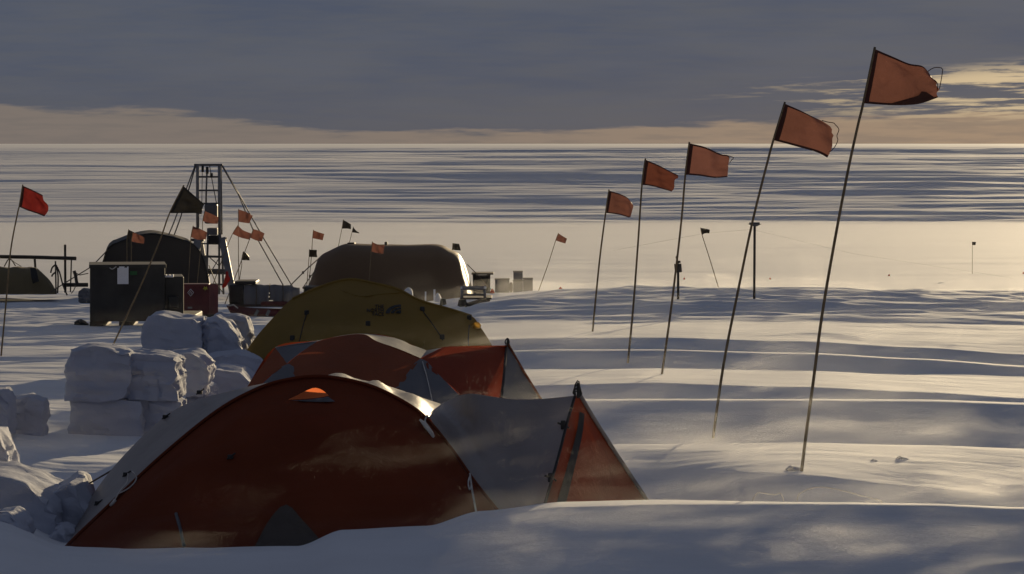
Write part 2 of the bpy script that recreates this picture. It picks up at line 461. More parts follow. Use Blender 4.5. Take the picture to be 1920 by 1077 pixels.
M_FLAG = mat_cloth('orange flag nylon', (0.19, 0.07, 0.05), (0.126, 0.055, 0.043), 0.42, bump=0.8, wr=9)
M_FLAGPINK = mat_cloth('faded pink orange nylon', (0.20, 0.075, 0.055), (0.135, 0.060, 0.050), 0.42, bump=0.6, wr=8)
M_FLAGDARK = mat_cloth('deep red brown nylon', (0.17, 0.045, 0.028), (0.105, 0.036, 0.024), 0.42, bump=0.8, wr=8)
M_FLAGHEM = mat_cloth('doubled orange hem', (0.07, 0.022, 0.016), (0.03, 0.010, 0.008), 0.2, bump=0.1)
M_FLAGRED = mat_cloth('red flag nylon', (0.20, 0.02, 0.016), (0.15, 0.016, 0.014), 0.38, bump=0.25, wr=12)
M_FLAGBLK = mat_cloth('black flag nylon', (0.022, 0.02, 0.018), (0.02, 0.018, 0.015), 0.2, bump=0.25, wr=12)
M_BAMBOO = mat_plain('weathered bamboo', (0.16, 0.115, 0.06), 0.5, var=0.3, scale=9)
M_ORANGE = mat_cloth('orange tent nylon', (0.28, 0.055, 0.022), (0.22, 0.042, 0.017), 0.42, wr=5)
M_RED = mat_cloth('red orange tent nylon', (0.20, 0.050, 0.023), (0.125, 0.030, 0.013), 0.33, rough=0.8, wr=4, bump=0.8, spec=0.08)
M_RUST = mat_cloth('orange brown tent nylon', (0.28, 0.078, 0.028), (0.16, 0.043, 0.017), 0.34, wr=5, bump=0.5)
M_DOOR = mat_cloth('deep orange door nylon', (0.21, 0.042, 0.018), (0.13, 0.026, 0.012), 0.36, wr=5, bump=0.5)
M_TRI = mat_cloth('frosted grey brown vent', (0.10, 0.085, 0.075), (0.05, 0.04, 0.03), 0.15, rough=0.8, wr=9, bump=0.9, spec=0.1)
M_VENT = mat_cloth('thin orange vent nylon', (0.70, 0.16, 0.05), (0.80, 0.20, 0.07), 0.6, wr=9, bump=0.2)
M_GREY = mat_cloth('silver grey fly', (0.29, 0.275, 0.27), (0.23, 0.17, 0.14), 0.22, rough=0.42, wr=6, bump=0.6, spec=0.5)
M_SLATE = mat_cloth('slate grey fly', (0.13, 0.135, 0.15), (0.05, 0.05, 0.055), 0.12, rough=0.45, wr=5, bump=0.4)
M_YELLOW = mat_cloth('mustard tent nylon', (0.26, 0.17, 0.034), (0.18, 0.11, 0.024), 0.32, wr=3.5)
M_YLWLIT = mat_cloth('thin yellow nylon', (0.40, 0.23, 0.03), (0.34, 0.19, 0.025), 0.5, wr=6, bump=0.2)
M_TAN = mat_cloth('brown canvas', (0.17, 0.105, 0.055), (0.12, 0.072, 0.038), 0.2, wr=1.6, bump=0.3, dist=0.05)
M_DKTENT = mat_cloth('dark canvas', (0.055, 0.047, 0.04), (0.04, 0.034, 0.03), 0.12, wr=1.4, bump=0.3, dist=0.05)
M_TARP = mat_cloth('olive brown tarp', (0.16, 0.125, 0.065), (0.10, 0.085, 0.04), 0.2, wr=2.0, bump=0.5, dist=0.05)
M_GTARP = mat_cloth('grey tarp', (0.15, 0.15, 0.16), (0.05, 0.05, 0.055), 0.12, rough=0.4, wr=3.0, bump=0.7, dist=0.05)
M_BLACK = mat_plain('black fabric', (0.018, 0.018, 0.018), 0.55, scale=8, bump=0.1)
M_CORD = mat_plain('pale cord', (0.55, 0.53, 0.50), 0.7, scale=20)
M_DCORD = mat_plain('dark guy rope', (0.10, 0.08, 0.06), 0.7, scale=20)
M_CRATE = mat_plain('dark stained plywood', (0.03, 0.028, 0.026), 0.55, var=0.35, scale=2.5, bump=0.2)
M_MAROON = mat_plain('maroon painted case', (0.10, 0.014, 0.016), 0.5, var=0.25, scale=3, bump=0.1)
M_MAROON2 = mat_plain('lit maroon side', (0.17, 0.045, 0.045), 0.5, var=0.25, scale=3, bump=0.1)  # paler copy of the case maroon, the light on its side put into the colour
M_WOOD = mat_plain('weathered timber', (0.13, 0.10, 0.07), 0.7, var=0.35, scale=5, bump=0.2)
M_DKWOOD = mat_plain('dark timber', (0.05, 0.042, 0.034), 0.7, var=0.35, scale=5, bump=0.2)
M_ALU = mat_plain('dull aluminium', (0.20, 0.20, 0.21), 0.6, metal=0.25, scale=6)
M_STEEL = mat_plain('grey painted steel', (0.10, 0.10, 0.11), 0.6, metal=0.0, scale=6)
M_PAPER = mat_plain('white paper', (0.75, 0.75, 0.78), 0.8, var=0.05)
M_GREENL = mat_plain('green label', (0.03, 0.12, 0.04), 0.7)
M_YELLOWL = mat_plain('yellow label', (0.45, 0.42, 0.04), 0.7)
M_GBOX = mat_plain('grey foam box', (0.17, 0.165, 0.17), 0.7, var=0.2, scale=3, bump=0.1)
M_LID = mat_plain('darker box lid', (0.12, 0.115, 0.12), 0.7, var=0.2, scale=3)
M_CONE = mat_plain('fluorescent orange plastic', (0.85, 0.10, 0.02), 0.5)
M_REDCLOTH = mat_plain('red fabric', (0.5, 0.03, 0.02), 0.7, bump=0.2)
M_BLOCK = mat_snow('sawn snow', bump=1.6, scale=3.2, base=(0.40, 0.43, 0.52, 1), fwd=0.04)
M_WHITEBAG = mat_plain('pale sack', (0.6, 0.62, 0.66), 0.7, bump=0.4)

# ------------------------------------------------------------------ shape helpers working from sight lines
def find_d(px, py, lo=15.5, hi=120.0):
    """distance of the nearest visible snow along the sight line (px, py)"""
    ds = np.arange(lo, hi, 0.02)
    z = height((px - 960) / F * ds, ds)
    r = HOR + (EYE - z) / ds * F
    k = np.argmax(r <= py)
    return float(ds[k])

def coons(top, bot, left, right, nx, ny):
    """grid of points filling four boundary curves (top/bot run left to right, left/right run top to bottom)"""
    T = resample(top, nx); B = resample(bot, nx); L = resample(left, ny); R = resample(right, ny)
    g = []
    for j in range(ny):
        v_ = j / (ny - 1); row = []
        for i in range(nx):
            u_ = i / (nx - 1)
            p = T[i] * (1 - v_) + B[i] * v_ + L[j] * (1 - u_) + R[j] * u_ \
                - (T[0] * ((1 - u_) * (1 - v_)) + T[-1] * (u_ * (1 - v_)) + B[0] * ((1 - u_) * v_) + B[-1] * (u_ * v_))
            row.append(p)
        g.append(row)
    return g

def loft(rails, n, sub=10):
    """skin through several rails (each resampled to n points)"""
    rs = [resample(r, n) for r in rails]
    cols_ = [resample([r[i] for r in rs], (len(rs) - 1) * sub + 1) for i in range(n)]
    return [[cols_[i][j] for i in range(n)] for j in range(len(cols_[0]))]

def wrinkle(g, amp, sx, sy, seed, axis=Vector((0, -1, 0.2))):
    ny, nx = len(g), len(g[0])
    for j in range(ny):
        for i in range(nx):
            e = min(1, 4 * i / nx, 4 * (nx - 1 - i) / nx, 4 * j / ny + 0.1, 4 * (ny - 1 - j) / ny + 0.1)
            g[j][i] = g[j][i] + axis * float(amp * max(0, e) * fbm(np.array([i / nx * sx]), np.array([j / ny * sy]), 4, 0.55, seed)[0])
    return g

def proj(p):
    return 960 + p.x / p.y * F, HOR + (EYE - p.z) / p.y * F

class Surf:
    """looks up the distance of a built surface along a sight line"""
    def __init__(s, g):
        pts = []
        for j in range(len(g) - 1):
            for i in range(len(g[0]) - 1):
                for a in (0.0, 0.34, 0.67):
                    for b in (0.0, 0.34, 0.67):
                        q = g[j][i].lerp(g[j][i + 1], a).lerp(g[j + 1][i].lerp(g[j + 1][i + 1], a), b)
                        pts.append((*proj(q), q.y))
        s.a = np.array(pts)
    def d(s, px, py):
        k = np.argmin((s.a[:, 0] - px) ** 2 + (s.a[:, 1] - py) ** 2)
        return float(s.a[k, 2])
    def at(s, px, py, off=0.012):
        return P(px, py, s.d(px, py) - off)
    def patch(s, top, bot, nx=14, ny=8, off=0.012):
        g = []
        T = [(q[0], q[1]) for q in resample([(a, b, 0) for a, b in top], nx)]
        B = [(q[0], q[1]) for q in resample([(a, b, 0) for a, b in bot], nx)]
        for j in range(ny):
            v_ = j / (ny - 1)
            g.append([s.at(T[i][0] * (1 - v_) + B[i][0] * v_, T[i][1] * (1 - v_) + B[i][1] * v_, off) for i in range(nx)])
        return g
    def line(s, pts, off=0.012, n=14):
        return [s.at(q[0], q[1], off) for q in resample([(a, b, 0) for a, b in pts], n)]

def tube_obj(name, pts, r, mat, parent=None, seg=6, n=None, r2=None):
    if n: pts = resample(pts, n)
    return MB().tube(pts, r, seg, r2).build(name, mat, parent, smooth=True)

def grid_obj(name, g, mat, parent=None):
    return MB().grid(g).build(name, mat, parent, smooth=True)
# ------------------------------------------------------------------ marker flags on bamboo poles
def to_ground(pts, d, extra=0.12):
    """carry the pole on along its last stretch until it is in the snow"""
    a, b = Vector(pts[-2]), Vector(pts[-1])
    dr = (b - a).normalized(); p = b.copy()
    for _ in range(400):
        if p.z < float(height(p.x, p.y)[0]): break
        p = p + dr * 0.02
    return pts[:-1] + [b, p, p + dr * extra] if (p - b).length > 0.03 else pts[:-1] + [p, p + dr * extra]

def marker_flag(label, d, pole, top, fly, bot, mat=None, hem=None, group=None, rp=0.009, amp=0.03, seed=0, fold=None, strands=(), cat='flag', nx=22, ny=14, detail=True):
    """pole runs from the bottom of the cloth to the snow; top/fly/bot are the edges of the cloth as seen"""
    mat = mat or M_FLAG; hem = hem or M_FLAGHEM
    s = F / d
    def q(p, off=0.0): return P(p[0], p[1], d + off)
    hoist_t, hoist_b = top[0], bot[0]
    pp = [q(hoist_t), q(hoist_b)] + [q(p) for p in pole]
    pp = to_ground(pp, d)
    base = pp[-2].copy()
    root = empty('marker_flag', base, label, cat, group)
    tip = pp[0] + (pp[0] - pp[1]).normalized() * 0.012
    tube_obj('pole', resample([tip] + pp, 40) if len(pp) > 3 else [tip] + pp, rp * 0.64, M_BAMBOO, root, 6, r2=rp * 0.86)
    T = [q(p) for p in top]; Fl = [q(p) for p in fly]; B = [q(p) for p in bot]
    g = coons(T + [Fl[0]] if (T[-1] - Fl[0]).length > 1e-6 else T, B + [Fl[-1]] if (B[-1] - Fl[-1]).length > 1e-6 else B, [T[0], B[0]], Fl, nx, ny)
    for j in range(ny):
        for i in range(nx):
            u_ = i / (nx - 1); v_ = j / (ny - 1)
            off = amp * (u_ ** 0.8) * (math.sin(5.2 * u_ + 1.9 * v_ + seed) + 0.45 * math.sin(11 * u_ - 4 * v_ + seed * 2.1)) + amp * 0.5 * float(fbm(np.array([u_ * 3]), np.array([v_ * 4]), 3, 0.5, seed + 20)[0]) * min(1, 4 * u_) + amp * 0.55 * (0.5 - min(1.0, 3.0 * abs(float(fbm(np.array([u_ * 1.6 + v_ * 1.1]), np.array([v_ * 2.6 - u_ * 0.5]), 2, 0.5, seed + 33)[0])))) * min(1, 3 * u_)
            p0 = g[j][i]
            k = (d + off) / d
            g[j][i] = Vector((p0.x * k, p0.y + off, EYE + (p0.z - EYE) * k))
    cl_ = grid_obj('cloth', g, mat, root)
    if detail:
        def strip(i0, i1, j0, j1, t):
            return [[g[j][i] * 1.0 + Vector((0, -t, 0)) for i in range(i0, i1 + 1)] for j in range(j0, j1 + 1)]
        sl_ = [[g[j][0].lerp(g[j][2], k / 2.0) + Vector((0, -0.004 - 0.003 * math.sin(math.pi * k / 2), 0)) for k in range(3)] for j in range(ny)]
        grid_obj('hoist_sleeve', sl_, hem, cl_)
        for a, b in ((0, 1), (ny - 1, ny - 2)):
            st = [[g[a][i].lerp(g[b][i], t_) + Vector((0, -0.003, 0)) for i in range(1, nx)] for t_ in (0.0, 0.7)]
            grid_obj('hem', st, hem, cl_)
        if fold:
            gs = Surf(g)
            grid_obj('folded_corner', gs.patch(fold[0], fold[1], 12, 5, 0.012), hem, cl_)
        for k, st in enumerate(strands):
            tube_obj('frayed_strand', [q(p, g[0][-1].y - d - 0.004 * k) for p in st], 0.0029 * (d / 20.4) ** 0.5, hem, cl_, 5, n=16)
    return root

G5 = 'orange flags in a row along the drifts'
marker_flag('tallest and nearest orange flag with a frayed looping strand, on a long leaning bamboo pole', find_d(1503, 884),
    [(1610, 229), (1588, 330), (1560, 480), (1540, 600), (1525, 715), (1512, 810), (1503, 884)],
    [(1639.8, 92), (1674, 106.7), (1704, 119.4), (1729, 124), (1741, 136)],
    [(1741, 136), (1748, 146), (1757, 155), (1755, 160), (1761, 168), (1756, 175), (1759, 183)],
    [(1618.6, 194), (1659, 197), (1696, 197.5), (1726, 194.5), (1759, 183)],
    group=G5, rp=0.0125, amp=0.045, seed=1.0, nx=30, ny=18,
    fold=([(1664, 196), (1704, 184.7), (1722, 179.5), (1731, 170.6), (1751, 182)], [(1664, 197.5), (1700, 197.5), (1726, 194), (1740, 190), (1756, 184)]),
    strands=([(1739, 135), (1751, 127.5), (1766, 128), (1767, 135), (1764, 154), (1761, 168)], [(1752, 150), (1758, 158), (1757, 170)]))
marker_flag('second tallest orange flag, its fly edge torn open with a loop of hem hanging off', find_d(1337, 822),
    [(1440, 300), (1410, 420), (1384, 545), (1360, 665), (1346, 755), (1337, 822)],
    [(1471, 194.5), (1497.6, 206), (1520.5, 217.4), (1541, 227)],
    [(1541, 227), (1555, 236), (1560, 242), (1559, 248), (1563, 254), (1560, 262), (1561, 270), (1558, 283), (1551, 296)],
    [(1450, 263.3), (1490, 274), (1532, 286), (1551, 296)],
    group=G5, rp=0.0125, amp=0.03, seed=2.3,
    strands=([(1541, 226), (1551, 229), (1563, 231), (1566, 234)], [(1566, 234), (1573, 243), (1569, 255), (1571, 263), (1565, 276), (1557, 284)]))
marker_flag('third orange flag of the row, pinker, with a small torn tag at its upper corner', find_d(1241, 702),
    [(1277, 420), (1262, 550), (1250, 640), (1241, 702)],
    [(1292.3, 269), (1322, 276), (1351, 289), (1364, 291), (1368, 296)],
    [(1368, 296), (1366, 308), (1365, 320), (1364, 332)],
    [(1285, 328), (1312, 330), (1340, 334), (1364, 332)],
    mat=M_FLAGPINK, group=G5, rp=0.013, amp=0.035, seed=3.1,
    strands=([(1362, 292), (1375, 295.5), (1372, 300), (1367, 307)],))
marker_flag('fourth orange flag of the row, darker red brown, with a long crease across it', find_d(1177, 682),
    [(1196, 460), (1187, 580), (1177, 682)],
    [(1210, 299.7), (1234.6, 310), (1253, 319.7), (1271, 328.6)],
    [(1271, 328.6), (1271.5, 334), (1265, 338), (1264, 353), (1259, 359.5)],
    [(1203.7, 346.8), (1223, 349.4), (1242, 354.6), (1259, 359.5)],
    mat=M_FLAGDARK, group=G5, rp=0.013, amp=0.04, seed=4.4)
marker_flag('smallest and farthest orange flag of the row of five, with a blunt cut fly edge', find_d(1111, 622),
    [(1124, 490), (1111, 622)],
    [(1141.8, 357.7), (1164, 364.5), (1177, 371.6), (1185, 382)],
    [(1185, 382), (1187.5, 386), (1185, 397), (1182, 407.5)],
    [(1135.6, 399.6), (1152, 401.5), (1166, 404), (1177, 407.7), (1182, 407.5)],
    group=G5, rp=0.0135, amp=0.04, seed=5.2)

# red flag at the left edge, black flag before the drill tower
marker_flag('deep red flag on a bamboo pole at the far left of the camp', find_d(2, 668),
    [(33, 400), (20, 470), (12, 560), (2, 668)],
    [(42.5, 348.5), (60, 356), (80, 366)], [(80, 366), (82, 376), (90, 385), (90, 396), (83, 406)],
    [(36, 388), (52, 395), (70, 401), (83, 406)], mat=M_FLAGRED, hem=M_FLAGHEM, rp=0.013, amp=0.05, seed=6.1)
marker_flag('large black triangular flag on a leaning pole in front of the drill tower', find_d(211, 649),
    [(300, 450), (262, 540), (211, 649)],
    [(344, 349), (362, 365), (383, 383)], [(383, 383), (381, 388), (378, 396)],
    [(318, 400), (345, 400), (368, 400), (378, 402)], mat=M_FLAGBLK, hem=M_FLAGBLK, rp=0.014, amp=0.05, seed=7.7)

# smaller flags round the camp: (label, distance, pole, top, fly, bottom, cloth)
O, B_ = M_FLAG, M_FLAGBLK
camp_flags = [
 ('small black flag half hidden by an orange one, above the dark tent roof', 71.0, [(238, 470)], [(241, 431), (258, 439)], [(258, 439), (257, 450)], [(238, 449), (257, 451)], B_),
 ('small orange flag overlapping a black flag above the dark tent roof', 70.0, [(246, 470)], [(249, 436), (262, 441), (271, 446)], [(271, 446), (270, 457)], [(246, 453), (260, 456), (270, 457)], O),
 ('orange flag fluttering against the upper box of the drill tower', 72.0, [(379, 440), (376, 470)], [(384, 396), (400, 403), (410, 408)], [(410, 408), (408, 420)], [(380, 415), (395, 419), (408, 420)], O),
 ('orange flag beside the left leg of the drill tower', 71.0, [(356, 480)], [(362, 424.5), (376, 430), (389, 436)], [(389, 436), (386, 449)], [(358, 445), (372, 450), (386, 449)], O),
 ('uppermost orange flag just right of the drill tower, by its guy rope', 76.0, [(447, 470), (448, 530)], [(447, 393), (462, 398), (474, 405)], [(474, 405), (467, 419)], [(447, 416), (458, 418), (467, 419)], O),
 ('orange flag with a pinched peak, left of two overlapping flags right of the tower', 75.0, [(425, 465), (410, 505)], [(446, 423), (456, 432), (471, 438)], [(471, 438), (469, 449)], [(436, 439), (452, 446), (469, 450)], O),
 ('orange flag on a leaning pole, right of two overlapping flags by the tower guy', 74.0, [(460, 470), (441, 520)], [(475, 430), (486, 433), (496, 438)], [(496, 438), (491, 453)], [(469, 446), (480, 451), (491, 453)], O),
 ('small dark rounded flag low down between the tower and the canvas hall', 77.0, [(453, 500), (446, 540)], [(456, 472), (463, 476)], [(463, 476), (467, 481), (467, 488)], [(453, 488), (467, 488.5)], B_),
 ('small orange flag above a black square flag at the left end of the brown hall', 79.0, [(584, 480), (579, 535)], [(587.5, 432), (598, 436), (608, 439)], [(608, 439), (605, 451)], [(586, 447), (596, 449), (605, 451)], O),
 ('black square flag below an orange one at the left end of the brown hall', 78.0, [(578, 500), (575, 540)], [(580, 468.5), (594, 469)], [(594, 469), (594, 482)], [(579.5, 482), (594, 482.5)], B_),
 ('larger black flag standing over the left roof of the brown hall', 97.0, [(633, 470)], [(643.5, 412.5), (653, 418), (658, 421)], [(658, 421), (658, 430)], [(641, 429), (650, 429), (658, 430)], B_),
 ('tiny dark pennant beside a larger black flag over the brown hall roof', 98.0, [(654, 460)], [(662.5, 426), (667, 432), (674, 437)], [(674, 437), (673, 438)], [(660, 436), (668, 437), (673, 438)], B_),
 ('orange flag seen against the front of the brown hall roof', 71.0, [(694, 500), (690, 560)], [(698, 454), (709, 459), (721, 460)], [(721, 460), (719, 475)], [(696, 472), (708, 475), (719, 476)], O),
 ('black flag at the right shoulder of the brown hall', 97.0, [(847, 480)], [(849, 456.5), (861, 457.5)], [(861, 457.5), (864, 470)], [(848, 469), (864, 470)], B_),
 ('lone orange flag on a slanting pole right of the grey boxes', 78.0, [(1028, 495), (1009, 548)], [(1047, 438), (1055, 443), (1063, 448)], [(1063, 448), (1060, 457)], [(1042, 451), (1050, 454), (1060, 457)], O),
 ('grey brown flag on a pole leaning left, out on the bright plain', 70.0, [(1332, 490), (1352, 556)], [(1314, 428), (1322, 429), (1331, 431)], [(1331, 431), (1330, 437)], [(1316.5, 441), (1322, 438), (1330, 438)], B_),
 ('tiny dark flag far out on the bright plain at right', 118.0, [(1823, 480), (1823, 500)], [(1823, 454), (1830, 454)], [(1830, 454), (1829, 460)], [(1823, 460), (1829, 460)], B_),
]
for k, (lab, d, pole, top, fly, bot, m) in enumerate(camp_flags):
    marker_flag(lab, d, pole, top, fly, bot, mat=m, hem=M_FLAGHEM if m is O else M_FLAGBLK, group='small flags planted round the camp',
                rp=0.013 if d < 100 else 0.012, amp=0.06, seed=8.3 + k * 1.7, nx=14, ny=9, detail=False)
# ------------------------------------------------------------------ nearest tent: red dome with a grey roof and an orange door at its right
t1 = empty('dome_tent', ground(560, 19.4), 'red dome tent with grey roof strip, nearest and largest of the three', 'tent', 'small tents in a line behind the drifts')
PA = lambda L: [P(*q) for q in L]
A1 = PA([(100, 1060, 19.25), (130, 1022, 19.3), (210, 945, 19.45), (300, 860, 19.6), (400, 778, 19.7), (470, 737, 19.76), (530, 716, 19.8), (605, 708, 19.8),
         (690, 724, 19.76), (760, 757, 19.7), (803, 790, 19.64), (850, 848, 19.5), (890, 905, 19.38), (940, 968, 19.2), (985, 1022, 19.05)])
G1 = PA([(100, 1075, 19.15), (300, 1080, 18.55), (560, 1080, 18.40), (800, 1070, 18.6), (985, 1045, 18.95)])
M1 = []
ra, rg = resample(A1, 60), resample(G1, 60)
for i in range(60):
    m_ = ra[i].lerp(rg[i], 0.45); b_ = 0.16 * math.sin(math.pi * i / 59) ** 0.7
    M1.append(m_ + Vector((0, -b_, b_ * 0.55)))
front = wrinkle(loft([ra, M1, rg], 60, 12), 0.06, 8, 6, 31)
front_o = grid_obj('side_panel', front, M_RED, t1)
S1 = Surf(front)
B1 = PA([(112, 1050, 19.95), (124, 1028, 20.0), (166, 940, 20.1), (236, 850, 20.25), (332, 766, 20.35), (442, 731, 20.4), (520, 715, 20.4), (600, 706.5, 20.35),
         (640, 707, 20.4), (690, 715, 20.6), (737, 727, 20.85), (780, 742, 21.0), (828, 758, 21.1)])
A1r = A1[:11]
rr_ = loft([A1r, B1], 64, 8)
# the roof cloth is pulled tight between the poles, so it dips a little and puckers near its right end
for j in range(len(rr_)):
    for i in range(64):
        tt = j / (len(rr_) - 1)
        s_ = math.sin(math.pi * tt)
        pk = 0.022 * sstep(i, 38, 46) * math.sin(i * 0.95 + tt * 2.5)
        rr_[j][i] = rr_[j][i] + Vector((0, 0, s_ * (0.012 + float(pk))))
grid_obj('roof_strip', rr_, M_GREY, t1)
S1R = Surf(rr_)
back = loft([B1, PA([(150, 1000, 20.9), (250, 860, 21.0), (420, 800, 21.1), (600, 790, 21.1), (760, 800, 21.6), (850, 850, 21.5)]),
             PA([(175, 955, 21.1), (300, 955, 21.4), (500, 952, 21.6), (700, 946, 22.0), (880, 944, 21.9)])], 40, 8)
grid_obj('rear_panel', back, M_ORANGE, t1)
# peak vent: a little hood of thin cloth held out from the panel, catching the sun over the ridge
vt = PA([(541, 749, 19.36), (558, 741, 19.30), (576, 732, 19.26), (590, 727.5, 19.25), (603, 731, 19.27), (616, 741, 19.32)])
vb = PA([(541, 750, 19.37), (556, 749, 19.33), (575, 748, 19.30), (590, 746.5, 19.30), (604, 745, 19.31), (616, 742, 19.33)])
grid_obj('vent_hood', loft([vt, vb], 16, 6), M_VENT, front_o)
grid_obj('vent_flap', S1.patch([(545, 751), (580, 749), (615, 744)], [(575, 753), (600, 754), (628, 753)], 10, 4, 0.02), M_SLATE, front_o)
grid_obj('lower_vent', S1.patch([(476, 1028), (505, 975), (536, 946), (566, 974), (600, 1012)], [(476, 1050), (505, 1040), (536, 1040), (566, 1030), (606, 1025)], 16, 8, 0.015), M_TRI, front_o)
tube_obj('seam_tape', S1.line([(330, 963), (338, 992), (345, 1024)], 0.008), 0.010, M_SLATE, front_o)
# snow crusted hem of the roof strip on the left
tube_obj('pole_sleeve', [p + Vector((0, -0.012, 0.008)) for p in resample(A1, 80)], 0.011, M_RED, t1)
# vestibule
VL = PA([(828, 757.5, 21.1), (803, 780, 19.66), (826, 815, 19.56), (850, 850, 19.47), (890, 907, 19.35), (940, 970, 19.17), (985, 1022, 19.02)])
VT = PA([(828, 757.5, 21.1), (848, 747, 20.6), (880, 738.5, 20.1), (918, 743, 19.92), (960, 749, 19.88), (1020, 748, 19.82), (1078, 742, 19.75)])
VR = PA([(1078, 742, 19.75), (1064, 790, 19.6), (1050, 845, 19.42), (1036, 895, 19.25), (1020, 950, 19.05), (1006, 1000, 18.9)])
VB = PA([(985, 1022, 19.02), (1006, 1000, 18.9)])
# the left edge first runs back down along the dome pole, so fill it in two pieces that share the hood line
hood = wrinkle(coons(VT, PA([(803, 780, 19.66), (850, 850, 19.47), (890, 907, 19.35), (985, 1022, 19.02), (1006, 1000, 18.9)]), PA([(828, 757.5, 21.1), (803, 780, 19.66)]), VR, 44, 26), 0.03, 5, 6, 44)
grid_obj('vestibule_panel', hood, M_GREY, t1)
SV = Surf(hood)
vback = loft([[P(812, 765, 21.2)] + VT, PA([(822, 850, 21.7), (960, 850, 21.1), (1120, 850, 20.3)]), PA([(850, 950, 22.0), (1000, 958, 21.2), (1180, 955, 20.5)])], 20, 6)
grid_obj('rear_vestibule_panel', vback, M_GREY, t1)
DR = PA([(1086, 741, 19.78), (1112, 785, 19.86), (1150, 845, 19.98), (1185, 898, 20.1), (1219, 950, 20.22), (1240, 985, 20.3)])
door = wrinkle(coons([VR[0], DR[0]], PA([(1006, 1000, 18.9), (1120, 1000, 19.5), (1240, 985, 20.3)]), VR, DR, 26, 30), 0.02, 4, 3, 52)
door_o = grid_obj('door', door, M_DOOR, t1)
SD = Surf(door)
zf = SD.patch([(1087, 772), (1080, 815), (1062, 880), (1040, 955)], [(1096, 776), (1092, 815), (1077, 880), (1058, 957)], 14, 4, 0.014)
grid_obj('zip_flap', zf, M_BLACK, door_o)
tube_obj('door_pole', [p + Vector((0, -0.012, 0)) for p in resample(VR, 24)], 0.010, M_BLACK, door_o)
tube_obj('door_piping', [p + Vector((0.006, -0.004, 0)) for p in resample(DR, 24)], 0.013, M_GREY, door_o)
for (cx, cy) in ((1056, 797), (1032, 896)):
    cb = MB(); c0 = SV.at(cx, cy, 0.03)
    cb.box((c0.x, c0.y, c0.z), (0.03, 0.02, 0.055), bev=0.006)
    cb.tube([c0 + Vector((-0.035, 0, 0.012)), c0 + Vector((0.02, -0.005, -0.004)), c0 + Vector((0.035, 0, -0.02))], 0.006)
    cb.build('pole_clip', M_BLACK, t1)
kn = MB(); kp = P(1083, 741, 19.73)
for a in range(7):
    h1 = 0.025 + 0.011 * a; w1 = 0.022 - 0.002 * a
    kn.tube(resample([kp + Vector((-0.012, 0, 0)), kp + Vector((-w1 - 0.008, -0.012, h1 * 0.55)), kp + Vector((0.004 * (-1) ** a, 0, h1)), kp + Vector((w1 + 0.004, 0.012, h1 * 0.45)), kp + Vector((0.012, 0, -0.01))], 14), 0.0042)
kn.tube([kp + Vector((0.002, 0, -0.02)), kp + Vector((0.004, 0, 0.075))], 0.009)
kn.build('knotted_guy_loop', M_BLACK, t1)
# cords hanging on the fly
tube_obj('guy_cord', S1.line([(801, 778), (797, 790), (803, 800)], 0.02), 0.005, M_CORD, t1)
hk = MB(); hp = S1.at(802, 804, 0.035)
for a in range(6):
    o_ = Vector((0.006 * a - 0.018, -0.004 * a, -0.008 * a + 0.02))
    hk.tube(resample([hp + o_ + Vector((-0.03, 0, 0.035)), hp + o_ + Vector((0.0, -0.01, 0.0)), hp + o_ + Vector((0.025, 0, -0.035)), hp + o_ + Vector((0.012, 0.008, 0.005)), hp + o_ + Vector((-0.03, 0, 0.035))], 14), 0.006)
hk.build('cord_hank', M_CORD, t1)
tube_obj('guy_cord', S1.line([(881, 888), (883, 905), (888, 935), (895, 972)], 0.025), 0.006, M_CORD, t1)
tube_obj('guy_cord', S1.line([(882, 890), (878, 905), (881, 920), (884, 908)], 0.03), 0.005, M_CORD, t1)
tube_obj('guy_cord', S1.line([(240, 888), (238, 905), (224, 922), (211, 946)], 0.03), 0.0045, M_CORD, t1)
tube_obj('guy_cord', S1.line([(248, 884), (256, 896), (250, 908), (238, 918), (222, 926)], 0.03), 0.0045, M_CORD, t1)
tube_obj('cord_toggle', S1.line([(216, 938), (208, 948)], 0.035, 4), 0.011, M_CORD, t1)
for (cx, cy, S_) in ((236, 890, S1R), (183, 944, S1R), (432, 857, S1), (310, 782, S1R), (374, 736, S1R)):
    cb = MB(); c0 = S_.at(cx, cy, 0.02)
    cb.box(tuple(c0), (0.035, 0.02, 0.026), bev=0.005)
    cb.tube([c0 + Vector((-0.02, -0.005, -0.012)), c0 + Vector((0.015, -0.01, 0.012)), c0 + Vector((0.03, -0.002, 0.022))], 0.005)
    cb.build('pole_clip', M_BLACK, t1)
tube_obj('guy_line', [P(224, 874, 20.27), P(160, 911, 20.4), P(100, 945, 20.6), P(40, 982, 20.9)], 0.0055, M_DCORD, t1)
tube_obj('guy_line', [P(180, 925, 20.15), P(130, 956, 20.3), P(60, 998, 20.6)], 0.0045, M_DCORD, t1)

